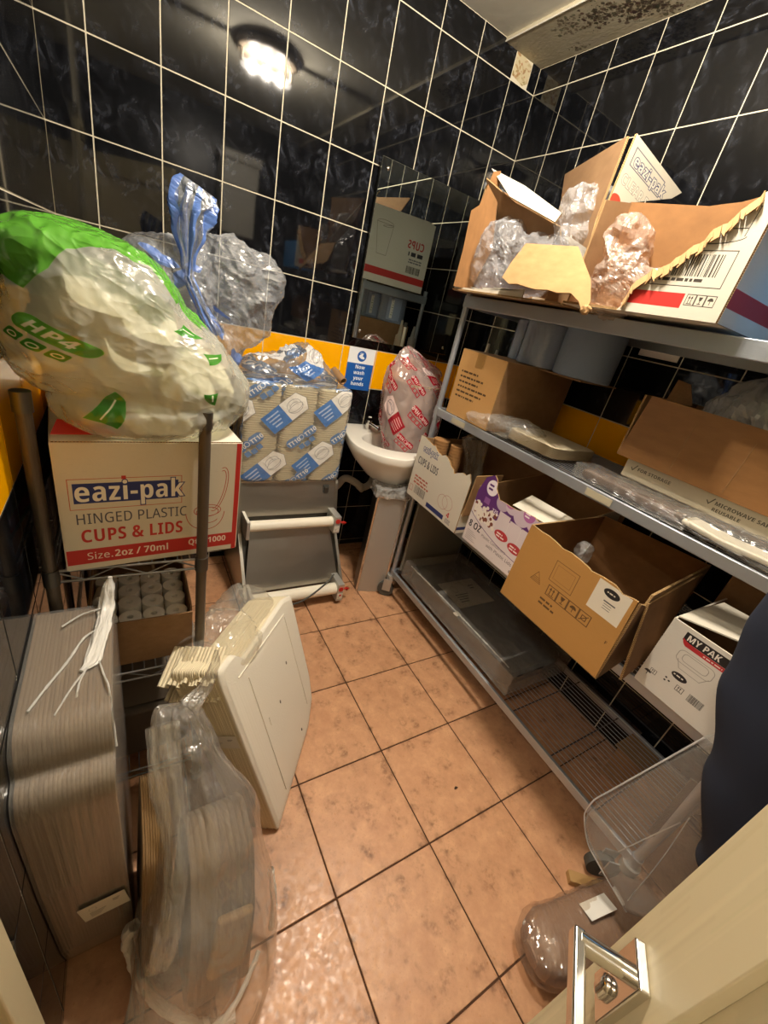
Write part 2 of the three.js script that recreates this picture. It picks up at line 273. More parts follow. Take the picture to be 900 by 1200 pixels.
// a shell-shaped food box in outline
// rows of small print too fine to read
const lines = (g, x, y, w, n, step, th, col, seed = 2) => { const R = rng(seed); g.fillStyle = col; for (let i = 0; i < n; i++) { let p = x; const e = x + w * (0.55 + R() * 0.45); while (p < e) { const k = th * (1 + R() * 3); g.fillRect(p, y + i * step, Math.min(k, e - p), th); p += k + th * 0.6; } } };
const shell = (g, x, y, s, col, lw = 2) => { g.save(); g.translate(x, y); g.scale(s, s); g.strokeStyle = col; g.lineWidth = lw / s; g.beginPath(); g.ellipse(0, 0.1, 0.5, 0.2, 0, 0, Math.PI * 2); g.moveTo(-0.5, 0.12); g.quadraticCurveTo(-0.4, 0.42, 0, 0.42); g.quadraticCurveTo(0.4, 0.42, 0.5, 0.12); g.moveTo(-0.46, 0.02); g.quadraticCurveTo(-0.5, -0.4, 0.0, -0.42); g.quadraticCurveTo(0.52, -0.4, 0.46, 0.02); g.moveTo(-0.3, -0.1); g.quadraticCurveTo(0, -0.35, 0.32, -0.1); g.stroke(); g.restore(); };
const glyphs = (g, x, y, s, n, col) => { g.strokeStyle = col; g.fillStyle = col; g.lineWidth = s * 0.07; for (let i = 0; i < n; i++) { const a = x + i * s * 1.08; g.strokeRect(a, y, s, s); g.beginPath(); if (i % 4 === 0) { for (const q of [0.32, 0.62]) { g.moveTo(a + s * q, y + s * 0.8); g.lineTo(a + s * q, y + s * 0.2); g.lineTo(a + s * (q - 0.1), y + s * 0.36); g.moveTo(a + s * q, y + s * 0.2); g.lineTo(a + s * (q + 0.1), y + s * 0.36); } g.moveTo(a + s * 0.2, y + s * 0.86); g.lineTo(a + s * 0.8, y + s * 0.86); g.stroke(); } else if (i % 4 === 1) { g.moveTo(a + s * 0.28, y + s * 0.18); g.lineTo(a + s * 0.72, y + s * 0.18); g.lineTo(a + s * 0.6, y + s * 0.52); g.lineTo(a + s * 0.4, y + s * 0.52); g.fill(); g.fillRect(a + s * 0.47, y + s * 0.5, s * 0.07, s * 0.28); g.fillRect(a + s * 0.32, y + s * 0.78, s * 0.36, s * 0.07); } else if (i % 4 === 2) { g.arc(a + s * 0.5, y + s * 0.48, s * 0.3, Math.PI, 0); g.fill(); g.fillRect(a + s * 0.47, y + s * 0.45, s * 0.06, s * 0.36); } else { g.strokeRect(a + s * 0.3, y + s * 0.3, s * 0.4, s * 0.4); g.moveTo(a + s * 0.15, y + s * 0.85); g.lineTo(a + s * 0.85, y + s * 0.15); g.stroke(); } } };
// ---------------------------------------------------------------- the room
const W = 1.8813, YT = 1.2235, TH = 0.24694, TW = 0.2, CEIL = 2.567, LEN = 2.75, YB = 1.0235;
// floor: concrete bed with tiles standing proud of the joints
const floor = structure('floor', box(-0.1, W + 0.1, -0.12, -0.0022, -0.1, LEN + 0.1), floorGrout);
{
  const P = 0.31865, X0 = 0.91285, Z0 = 0.7035, R = rng(21), gap = 0.0045;
  for (let a = -3; a <= 3; a++) for (let b = -3; b <= 6; b++) {
    const x0 = Math.max(0, X0 + a * P + gap / 2), x1 = Math.min(W, X0 + (a + 1) * P - gap / 2), z0 = Math.max(0, Z0 + b * P + gap / 2), z1 = Math.min(LEN, Z0 + (b + 1) * P - gap / 2);
    if (x1 - x0 < 0.01 || z1 - z0 < 0.01) continue;
    const g = new RoundedBoxGeometry(x1 - x0, 0.008, z1 - z0, 1, 0.0015); const uv = g.getAttribute('uv'), ps = g.getAttribute('position');
    const rx = R(), q = Math.floor(R() * 4);
    for (let i = 0; i < uv.count; i++) { let u = ps.getX(i) / 0.314 + 0.5 * (x1 - x0) / 0.314, v = ps.getZ(i) / 0.314 + 0.5 * (z1 - z0) / 0.314; if (q & 1) u = 1 - u; if (q & 2) v = 1 - v; uv.setXY(i, u, v); }
    const t = mesh('tile', g, floorM[Math.floor(rx * 3)], floor); t.position.set((x0 + x1) / 2, -0.004 + (R() - 0.5) * 0.0006, (z0 + z1) / 2);
  }
}
// walls: mortar body, tiles set on it
const rows = []; { for (let y = YT; y < CEIL; y += TH) rows.push([y, Math.min(y + TH, CEIL), 0]); rows.push([YB, YT, 1]); for (let y = YB; y > 0.01; y -= TH) rows.push([Math.max(0, y - TH), y, 0]); }
const backWall = structure('wall_back', box(-0.1, W + 0.1, 0, CEIL + 0.1, -0.1, -0.0008), groutM);
const rightWall = structure('wall_right', box(W + 0.0008, W + 0.1, 0, CEIL + 0.1, -0.1, LEN + 0.1), groutM);
const DOOR0 = 1.752, DOOR1 = 2.45, DOORH = 2.02;
const leftWall = structure('wall_left', merge([box(-0.1, -0.0008, 0, CEIL + 0.1, -0.1, DOOR0), box(-0.1, -0.0008, DOORH, CEIL + 0.1, DOOR0, DOOR1), box(-0.1, -0.004, 0, CEIL + 0.1, DOOR1, LEN + 0.1)]), groutM);
const frontWall = structure('wall_front', box(-0.1, W + 0.1, 0, CEIL + 0.1, LEN, LEN + 0.1), std({ color: 0x17171a, roughness: 0.3 }));
const tileShapes = new Map();
function wallTile(parent, w, h, yellow, place, turn, R) {
  const key = w.toFixed(4) + '/' + h.toFixed(4); if (!tileShapes.has(key)) { const g = new RoundedBoxGeometry(w - 0.0042, h - 0.0042, 0.006, 1, 0.0009); tileShapes.set(key, g); }
  const m = mesh('tile', tileShapes.get(key), yellow ? yellowTile : blackTile[R() < 0.5 ? 0 : 1], parent);
  m.position.set(...place); m.rotation.set(0, turn, yellow ? 0 : R() < 0.5 ? 0 : Math.PI, 'YXZ'); m.rotation.x += (R() - 0.5) * 0.0035; m.rotation.y += (R() - 0.5) * 0.0035;
}
{
  const R = rng(31);
  const cutsX = [0, 0.1244]; for (let x = 0.3244; x < W - 0.02; x += TW) cutsX.push(x); cutsX.push(W);
  for (const [y0, y1, ye] of rows) for (let i = 0; i + 1 < cutsX.length; i++) {
    let a = cutsX[i], b = cutsX[i + 1], t = y1;
    if (y1 > 2.5 && a > 1.7) a = 1.828;                                         // the broken tile by the corner
    wallTile(backWall, b - a, t - y0, ye, [(a + b) / 2, (y0 + t) / 2, -0.002], 0, R);
  }
  const cutsZ = [0]; for (let z = 0.2008; z < LEN; z += TW) cutsZ.push(z); cutsZ.push(LEN);
  for (const [y0, y1, ye] of rows) for (let i = 0; i + 1 < cutsZ.length; i++) { const a = cutsZ[i], b = cutsZ[i + 1]; if (b - a > 0.02) wallTile(rightWall, b - a, Math.min(y1, 2.552) - y0, ye, [W + 0.002, (y0 + Math.min(y1, 2.552)) / 2, (a + b) / 2], -Math.PI / 2, R); }
  const cutsL = [0]; for (let z = 0.19; z < DOOR0 - 0.06; z += TW) cutsL.push(z); cutsL.push(DOOR0 - 0.06);
  for (const [y0, y1, ye] of rows) for (let i = 0; i + 1 < cutsL.length; i++) { const a = cutsL[i], b = cutsL[i + 1]; if (b - a > 0.02) wallTile(leftWall, b - a, y1 - y0, ye, [-0.002, (y0 + y1) / 2, (a + b) / 2], Math.PI / 2, R); }
}
// bare plaster where the tile broke away
mesh('plaster_patch', sheet([[1.727, 2.475], [1.80, 2.463], [1.826, 2.48], [1.826, 2.54], [1.77, 2.555], [1.727, 2.552]], 0.003), std({ roughness: 0.95, map: canvasTex(128, 128, (g, w, h) => { g.fillStyle = '#b9ab89'; g.fillRect(0, 0, w, h); const R = rng(4); for (let i = 0; i < 60; i++) { g.fillStyle = `rgba(${90 + R() * 40},${55 + R() * 30},25,${R() * 0.5})`; g.beginPath(); g.ellipse(R() * w, R() * h, 3 + R() * 14, 2 + R() * 6, R() * 3, 0, 7); g.fill(); } }) }), backWall).position.z = -0.002;
// ceiling, with a boxed strip over the shelves where mould grows
const ceiling = structure('ceiling', merge([box(-0.1, W + 0.1, CEIL, CEIL + 0.1, -0.1, LEN + 0.1)]), plasterM);
const mouldTex = canvasTex(512, 1024, (g, w, h) => {
  g.fillStyle = '#bdb398'; g.fillRect(0, 0, w, h); const R = rng(77);
  for (let i = 0; i < 260; i++) { g.fillStyle = `rgba(120,95,55,${R() * 0.05})`; g.beginPath(); g.ellipse(R() * w, R() * h, 10 + R() * 60, 6 + R() * 30, R() * 3, 0, 7); g.fill(); }
  const spot = (cx, cy, sx, sy, n, a) => { for (let i = 0; i < n; i++) { const x = cx + (R() + R() + R() - 1.5) * sx, y = cy + (R() + R() + R() - 1.5) * sy, r = Math.pow(R(), 2.5) * 9 + 1.2; g.fillStyle = `rgba(${48 + R() * 25},${38 + R() * 18},${24 + R() * 10},${a * (0.3 + R() * 0.7)})`; g.beginPath(); for (let k = 0; k < 7; k++) { const t = k / 7 * 6.283, q = r * (0.6 + R() * 0.7); g[k ? 'lineTo' : 'moveTo'](x + Math.cos(t) * q, y + Math.sin(t) * q); } g.fill(); } };
  spot(70, 290, 45, 60, 120, 0.6); spot(95, 420, 60, 90, 330, 0.8); spot(135, 560, 60, 90, 420, 0.9); spot(190, 640, 40, 60, 120, 0.7); spot(200, 240, 25, 40, 50, 0.5);
});
const ceilStrip = structure('trim_1', (() => { const g = box(1.648, W + 0.02, 2.552, CEIL + 0.01, -0.02, LEN); const p = g.getAttribute('position'), uv = g.getAttribute('uv'); for (let i = 0; i < p.count; i++) uv.setXY(i, (p.getX(i) - 1.648) / 0.5, 1 - p.getZ(i) / 1.0); return g; })(), std({ map: mouldTex, roughness: 0.95, bumpMap: grainTex, bumpScale: 0.001 }));
mesh('skim_seam', rod([1.648, 2.553, 0.0], [1.648, 2.553, LEN], 0.003, 6), plasterM, ceilStrip);

// doorway in the left wall: lining, corridor, the door itself
const creamPaint = std({ color: 0xc6ba98, roughness: 0.5, bumpMap: grainTex, bumpScale: 0.0004 });
const jamb = structure('trim_2', merge([box(-0.12, 0.02, 0, DOORH + 0.07, DOOR0 - 0.055, DOOR0 + 0.0, 0.004), box(-0.1, 0.004, 0, DOORH, DOOR0 - 0.005, DOOR0 + 0.02), box(-0.12, 0.02, DOORH, DOORH + 0.07, DOOR0 - 0.055, DOOR1 + 0.06, 0.004), box(-0.12, 0.006, 0, DOORH, DOOR1, DOOR1 + 0.05, 0.004)]), creamPaint);
const corridorM = std({ color: 0xb9ab90, roughness: 0.9 });
structure('wall_corridor', merge([box(-1.4, -1.3, -0.12, 2.7, 0.9, 3.3), box(-1.4, -0.1, -0.12, 2.7, 0.8, 0.9), box(-1.4, -0.1, -0.12, 2.7, 3.3, 3.4), box(-1.4, -0.1, 2.57, 2.7, 0.8, 3.4), box(-1.4, -0.1, -0.12, -0.004, 0.8, 3.4)]), corridorM);

const oakTex = canvasTex(512, 1024, (g, w, h) => { g.fillStyle = '#c8bc9a'; g.fillRect(0, 0, w, h); const R = rng(9); for (let i = 0; i < 1500; i++) { const y = R() * h, x = R() * w; g.fillStyle = R() < 0.5 ? `rgba(150,130,90,${R() * 0.10})` : `rgba(235,222,180,${R() * 0.14})`; g.fillRect(x, y, 1 + R() * 2.4, 40 + R() * 220); } });
const oakM = std({ map: oakTex, roughness: 0.45 });
{
  const door = structure('door_1', null); door.position.set(0.0, 0, 2.441); door.rotation.y = Math.atan2(0.57424, 0.81869);   // local +x runs from hinge to free edge, local +z faces away from the camera's side
  const WD = 0.670, lf = (x0, x1, y0, y1, z0, z1, r) => box(x0, x1, y0, y1, z0, z1, r);
  const faceUV = (g) => { const p = g.getAttribute('position'), uv = g.getAttribute('uv'); for (let i = 0; i < p.count; i++) uv.setXY(i, p.getX(i) / 0.6, p.getY(i) / 1.2); return g; };
  mesh('door_leaf', faceUV(lf(0.0, WD, 0.012, 1.98, 0.002, 0.036, 0.002)), oakM, door);
  for (const [x0, x1, y0, y1] of [[WD - 0.075, WD, 0.012, 1.98], [0, 0.10, 0.012, 1.98], [0.10, WD - 0.075, 1.86, 1.98], [0.10, WD - 0.075, 0.012, 0.2]]) mesh('door_rail', faceUV(lf(x0, x1, y0, y1, -0.008, 0.002, 0.0015)), oakM, door);
  // handle on the camera's side (local -z)
  const hg = new THREE.Group(); hg.name = 'door_handle'; door.add(hg);
  const px = 0.632, py = 0.965;
  mesh('backplate', lf(px - 0.018, px + 0.018, py - 0.040, py + 0.042, -0.017, -0.008, 0.002), chromeM, hg);
  mesh('neck', rod([px, py + 0.022, -0.012], [px, py + 0.022, -0.056], 0.0078, 18), chromeM, hg);
  mesh('lever', lf(px - 0.12, px + 0.007, py + 0.014, py + 0.029, -0.062, -0.052, 0.0025), chromeM, hg);
  mesh('key_cylinder', (() => { const g = new THREE.CapsuleGeometry(0.0075, 0.011, 6, 14); g.rotateX(0); g.scale(1, 1, 0.7); g.translate(px, py - 0.016, -0.019); return g; })(), chromeM, hg);
}

// the lamp: round base on the ceiling, a bar of light under it
{
  const lx = 0.955, lz = 1.25, ly = CEIL;
  local('ceiling_lamp', 'round white ceiling lamp with one glowing bar, mirrored in the dark back wall tiles', 'lamp', [lx, ly, lz], 0.06, (add) => {
    const prof = [[0, 0], [0.165, 0], [0.17, -0.01], [0.17, -0.03], [0.155, -0.042], [0, -0.046]].map((p) => new THREE.Vector2(p[0], p[1]));
    add('lamp_base', new THREE.LatheGeometry(prof, 48), phys({ color: 0x8a7b68, roughness: 0.5 }));
    const g = new THREE.CapsuleGeometry(0.021, 0.245, 8, 20); g.rotateZ(Math.PI / 2); g.translate(0, -0.103, 0);
    const bulb = add('glowing_bar', g, std({ color: 0xffffff, emissive: LAMP_COLOR, emissiveIntensity: 16 }));
    bulb.castShadow = false;
    for (const s of [-0.14, 0.14]) add('bar_holder', box(s - 0.008, s + 0.008, -0.103, -0.04, -0.014, 0.014, 0.003), whitePlastic);
  });
  for (const s of [-0.08, 0, 0.08]) { const p = new THREE.PointLight(LAMP_COLOR, LAMP, 0, 2); p.position.set(lx + s, ly - 0.103, lz - s * 0.06); p.castShadow = true; p.shadow.radius = 0.9; scene.add(p); }
}
// added fill lamp in the corridor beyond the doorway, never in view
{
  const hall = local('corridor_fill_lamp', 'added fill lamp, plain opal panel on the unseen corridor ceiling outside the doorway', 'lamp', [-0.7, 2.57, 2.1], 0, (add) => { add('lamp_frame', box(-0.2, 0.2, -0.04, 0, -0.2, 0.2, 0.01), whitePlastic); add('diffuser', box(-0.18, 0.18, -0.046, -0.04, -0.18, 0.18, 0.002), std({ color: 0xffffff, emissive: LAMP_COLOR, emissiveIntensity: HALL_FILL })); });
  const p = new THREE.PointLight(LAMP_COLOR, HALL_FILL, 0, 2); p.position.set(-0.7, 2.45, 2.1); p.castShadow = true; p.shadow.radius = 6; scene.add(p);
}
const COAT = [[[1.235, 0.50, 2.16], 0.04, 0.06], [[1.235, 0.505, 2.16], 0.07, 0.095], [[1.235, 0.54, 2.16], 0.075, 0.11], [[1.235, 0.72, 2.155], 0.078, 0.185], [[1.235, 0.91, 2.15], 0.08, 0.25], [[1.235, 1.05, 2.15], 0.08, 0.275], [[1.235, 1.14, 2.15], 0.08, 0.275], [[1.235, 1.26, 2.15], 0.07, 0.20], [[1.235, 1.34, 2.15], 0.05, 0.08], [[1.235, 1.36, 2.15], 0.02, 0.03]];
// ---------------------------------------------------------------- left side: wire rack with its box and bags
thing('wire_rack', 'low narrow wire rack with brown-grey posts along the left wall', 'rack', (add) => {
  const px = [[0.030, 1.185], [0.304, 1.190], [0.030, 0.60], [0.304, 0.60]], tops = [1.185, 1.175, 1.19, 1.17];
  px.forEach(([x, z], i) => { const p = add('post', rod([x, 0.02, z], [x, tops[i], z], 0.0115, 14), rackM); mesh('post_cap', rod([x, tops[i] - 0.028, z], [x, tops[i] + 0.006, z], 0.0142, 14), darkSteelM, p); mesh('foot', rod([x, 0, z], [x, 0.03, z], 0.016, 12), rubberM, p); });
  for (const y of [0.835, 0.515, 0.12]) {
    const gs = [], a = px;
    const edge = (p, q) => { gs.push(rod([p[0], y, p[1]], [q[0], y, q[1]], 0.003, 6), rod([p[0], y - 0.026, p[1]], [q[0], y - 0.026, q[1]], 0.003, 6)); const n = Math.round(Math.hypot(q[0] - p[0], q[1] - p[1]) / 0.05), pts = []; for (let i = 0; i <= n; i++) pts.push([p[0] + (q[0] - p[0]) * i / n, y - (i % 2 ? 0.026 : 0), p[1] + (q[1] - p[1]) * i / n]); for (let i = 0; i < n; i++) gs.push(rod(pts[i], pts[i + 1], 0.0018, 5)); };
    edge(a[0], a[1]); edge(a[2], a[3]); edge(a[0], a[2]); edge(a[1], a[3]);
    const sh = add('wire_shelf', merge(gs), wireM);
    const ds = []; for (let i = 1; i < 11; i++) { const t = i / 11; ds.push(rod([a[0][0] + (a[1][0] - a[0][0]) * t, y + 0.003, a[0][1] + (a[1][1] - a[0][1]) * t], [a[2][0] + (a[3][0] - a[2][0]) * t, y + 0.003, a[2][1]], 0.0017, 5)); }
    const d = mesh('wire_deck', merge(ds), wireM, sh); d.userData.kind = 'stuff';
    for (let i = 0; i < 4; i++) { const [x, z] = px[i]; mesh('collar', rod([x, y - 0.03, z], [x, y + 0.006, z], 0.0145, 12), darkSteelM, sh); }
  }
});

// big white box of cups and lids
{
  const bw = 0.323, bh = 0.268, bd = 0.55, t = 0.005;
  const front = print(1024, 850, (g, w, h) => {
    board(g, w, h, '#d5cdb9'); const X = (x) => (x - (x < 150 ? 5 : 0)) / 195 * w, Y = (y) => y / 150 * h;
    g.fillStyle = '#bf2a22'; g.fillRect(0, Y(124), w, Y(19)); g.fillRect(w * 0.968, 0, w * 0.032, h);
    g.strokeStyle = '#bf5a40'; g.lineWidth = 4; g.strokeRect(X(14), Y(39), w * 0.585, Y(35));
    g.fillStyle = '#24306f'; g.fillRect(X(18), Y(44), w * 0.545, Y(23));
    TXT(g, 'eazi-pak', X(18), Y(65), Y(31), '#efe9da', { sx: 0.84, stroke: '#24306f', lw: 12 }); g.fillStyle = '#bf2a22'; g.fillRect(X(64.5), Y(36.5), w * 0.023, Y(4));
    TXT(g, 'HINGED PLASTIC', X(17), Y(92), Y(17.5), '#4a4a55', { w: 0, sx: 0.82 });
    TXT(g, 'CUPS & LIDS', X(20), Y(115), Y(22), '#bf2a22', { sx: 0.79 });
    TXT(g, 'Size. ', X(24), Y(138), Y(12.5), '#efe3cf', { w: 0, sx: 1 }); TXT(g, '2oz / 70ml', X(52), Y(138), Y(12.5), '#efe3cf', { sx: 0.92 });
    TXT(g, 'Qty. 1000', X(136), Y(135.5), Y(11.5), '#efe3cf', { sx: 0.9 });
    g.strokeStyle = '#b5533f'; g.lineWidth = 5; const e = (x, y, a, b, r = 0, s = 0, f = 6.3) => { g.beginPath(); g.ellipse(X(x), Y(y), X(a), Y(b), r, s, f); g.stroke(); };
    e(155, 88, 22, 8); e(155, 90, 19, 6.5); e(168, 60, 15, 30, 0.22, -1.9, 1.7); e(168, 60, 12, 26, 0.22, -1.9, 1.6); g.beginPath(); g.moveTo(X(133), Y(91)); g.quadraticCurveTo(X(136), Y(114), X(155), Y(115)); g.quadraticCurveTo(X(174), Y(114), X(177), Y(91)); g.stroke(); e(156, 100, 17, 6, 0, 0.2, 2.9);
  });
  const side = print(256, 256, (g, w, h) => { board(g, w, h, '#cfc7b3'); g.fillStyle = '#bf2a22'; g.fillRect(0, 0, 18, h); g.fillRect(0, h * 0.83, w, h * 0.12); });
  local('carton', 'white carton printed with red hinged cups and lids lettering on the wire rack', 'box', [0.221, 0.841, 1.18], Math.atan2(0.031, 0.322), (add) => {
    const pn = (w, h) => sheet([[-w / 2, 0], [w / 2, 0], [w / 2, h], [-w / 2, h]], t);
    const put = (m, p, ry = 0, rx = 0) => { m.position.set(...p); m.rotation.set(rx, ry, 0, 'YXZ'); return m; };
    put(add('front_panel', pn(bw, bh), [front, kraftM, whiteBoard]), [0, 0, 0]);
    put(add('side_panel', pn(bd, bh), [side, kraftM, whiteBoard]), [bw / 2, 0, -bd / 2], Math.PI / 2);
    put(add('side_panel', pn(bd, bh), [side, kraftM, whiteBoard]), [-bw / 2, 0, -bd / 2], -Math.PI / 2);
    put(add('back_panel', pn(bw, bh), [whiteBoard, kraftM, whiteBoard]), [0, 0, -bd], Math.PI);
    put(add('bottom_panel', pn(bw, bd), kraftM), [0, 0.002, 0], 0, -Math.PI / 2);
    put(add('top_flap', pn(bw, bd / 2 - 0.002), [whiteBoard, kraftM, tornM]), [0, bh, 0], 0, -Math.PI / 2);
    put(add('top_flap', pn(bw, bd / 2 - 0.002), [whiteBoard, kraftM, tornM]), [0, bh, -bd / 2 - 0.002], 0, -Math.PI / 2 + 0.03);
    // the red edge flap raised at the left corner
    const f = add('raised_flap', sheet([[0, 0], [0.11, 0], [0.05, 0.028], [0.012, 0.03]], 0.003), [redPlastic, whiteBoard, whiteBoard]); f.position.set(-bw / 2, bh + 0.003, -0.03); f.rotation.x = -0.8;
  });
}

// bulging clear bag with green print
const GREEN = film({ transmission: 0.7, roughness: 0.2, bumpScale: 0.006, color: 0xf7f8f2 });
const GREEN_WORDS = [[0.125, 0.46, 0.62, 0.03]], GREEN_LEAVES = [[0.205, 0.67, 0.25, 0.05], [0.345, 0.40, 2.2, 0.035], [0.375, 0.48, 1.2, 0.03], [0.29, 0.82, 1.4, 0.03], [0.365, 0.60, 2.8, 0.025]];
const bagPrint = (paint, size = 1024) => { // colour map and a map of where the film stays clear, drawn alike
  const mk = (clearC) => canvasTex(size, size, (g, w, h) => { g.fillStyle = clearC; g.fillRect(0, 0, w, h); paint(g, w, h, clearC === '#ffffff'); }, clearC !== '#ffffff');
  return [mk('#f2f2ec'), mk('#ffffff')];
};
{
  const ink = (t, c) => (t ? '#303030' : c);
  const [map, through] = bagPrint((g, w, h, t) => {
    const G = ink(t, '#5fa636'), D = ink(t, '#3d8a2c'), Wt = ink(t, '#eef3e4');
    // green crown of the bag (top rows)
    g.fillStyle = G; g.beginPath(); g.moveTo(0, 0); g.lineTo(w, 0); for (const [x, y] of [[1, 0.4], [0.9, 0.36], [0.75, 0.25], [0.6, 0.3], [0.47, 0.40], [0.43, 0.36], [0.40, 0.385], [0.37, 0.28], [0.34, 0.30], [0.29, 0.20], [0.25, 0.215], [0.22, 0.20], [0.185, 0.24], [0.165, 0.27], [0.155, 0.33], [0.13, 0.385], [0.09, 0.37], [0, 0.40]]) g.lineTo(w * x, h * y); g.fill();
    const word = (x, y, r, s) => { g.save(); g.translate(x, y); g.rotate(r); g.fillStyle = G; g.beginPath(); g.roundRect(-s * 0.5, -s * 0.95, s * 3.6, s * 1.2, s * 0.5); g.fill(); TXT(g, 'HP4', 0, 0, s, Wt, { sx: 1.15 }); for (let i = 0; i < 3; i++) { g.fillStyle = D; g.beginPath(); g.roundRect(i * s * 0.95 - s * 0.2, s * 0.5, s * 0.8, s * 0.75, s * 0.15); g.fill(); g.strokeStyle = Wt; g.lineWidth = s * 0.08; g.beginPath(); g.ellipse(i * s * 0.95 + s * 0.2, s * 0.9, s * 0.22, s * 0.16, 0, 0, 6.3); g.stroke(); } g.restore(); };
    const leaf = (x, y, s, r) => { g.save(); g.translate(x, y); g.rotate(r); g.fillStyle = D; g.beginPath(); g.moveTo(0, -s); g.quadraticCurveTo(s * 0.8, -s * 0.3, s * 0.45, s * 0.7); g.quadraticCurveTo(0, s * 0.45, -s * 0.6, s * 0.55); g.quadraticCurveTo(-s * 0.3, -s * 0.2, 0, -s); g.fill(); g.strokeStyle = Wt; g.lineWidth = 3; g.beginPath(); g.moveTo(-s * 0.1, s * 0.4); g.lineTo(s * 0.1, -s * 0.4); g.stroke(); g.restore(); };
    for (const [x, y, r, s] of GREEN_WORDS) word(x * w, y * h, r, s * w);
    for (const [x, y, r, s] of GREEN_LEAVES) leaf(x * w, y * h, s * w, r);
  });
  GREEN.map = map; GREEN.transmissionMap = through;
  thing('printed_bag', 'big clear bag with green print bulging with white food boxes, on the lettered carton', 'bag', (add) => {
    const c = [0.19, 1.27, 1.06];
    let g = blob(c, [{ c: [0.135, 1.30, 1.06], r: [0.135, 0.145, 0.17], p: 2.6, q: [0, 0, -0.25] }, { c: [0.24, 1.235, 1.06], r: [0.135, 0.115, 0.16], p: 2.6, q: [0, 0, -0.6] }, { c: [0.335, 1.19, 1.05], r: [0.072, 0.075, 0.11], p: 2.3, q: [0, 0, -0.8] }, { c: [0.20, 1.16, 1.10], r: [0.14, 0.05, 0.12], p: 2.5 }, { c: [0.07, 1.385, 1.1], r: [0.07, 0.05, 0.09], p: 2 }], 130, 12);
    g = crumple(crumple(g, 0.014, 8, 2, [0.8, 1.6, 1]), 0.006, 22, 2, [0.6, 2.2, 1]);
    add('film', g, GREEN);
  });
  // the boxes inside
  const lid = (w, d, h) => { const L = [], K = (s, y) => { const o = []; for (let i = 0; i < 28; i++) { const a = i / 28 * 6.2832, co = Math.cos(a), si = Math.sin(a), m = Math.pow(Math.pow(Math.abs(co), 4) + Math.pow(Math.abs(si), 4), -0.25); o.push(V(co * m * w / 2 * s, y, si * m * d / 2 * s)); } return o; }; for (const [s, y] of [[0.72, 0], [0.8, 0.006], [0.93, h * 0.42], [1.0, h * 0.46], [1.0, h * 0.54], [0.93, h * 0.58], [0.8, h - 0.006], [0.72, h]]) L.push(K(s, y)); return loft(L); };
  const first = local('food_box', 'white foam food box inside the green-printed bag', 'food box', [0.09, 1.30, 1.06], [0.3, 0.2, -0.35], (add) => { add('shell', lid(0.13, 0.13, 0.065), foamWhite); }, 'white foam boxes inside the green-printed bag');
  for (const [p, r] of [[[0.16, 1.235, 1.125], [0.9, 0.2, -0.5]], [[0.10, 1.25, 1.10], [0.8, 0.1, -0.2]], [[0.25, 1.20, 1.10], [0.9, 0.2, -0.7]], [[0.30, 1.19, 1.04], [0.6, 0.2, -0.8]], [[0.12, 1.325, 1.12], [0.9, 0.1, -0.4]], [[0.19, 1.29, 1.11], [0.9, 0.1, -0.4]], [[0.22, 1.15, 1.10], [0.9, 0.1, -0.1]], [[0.16, 1.235, 1.06], [0.2, 0.5, -0.5]], [[0.23, 1.20, 1.06], [-0.2, 0.1, -0.7]], [[0.14, 1.21, 0.99], [0.1, 0.9, -0.4]], [[0.185, 1.30, 1.01], [0.2, 0.3, -0.6]], [[0.10, 1.17, 1.08], [0.1, 0.3, -0.3]]]) copyOf(first, p, r);
}

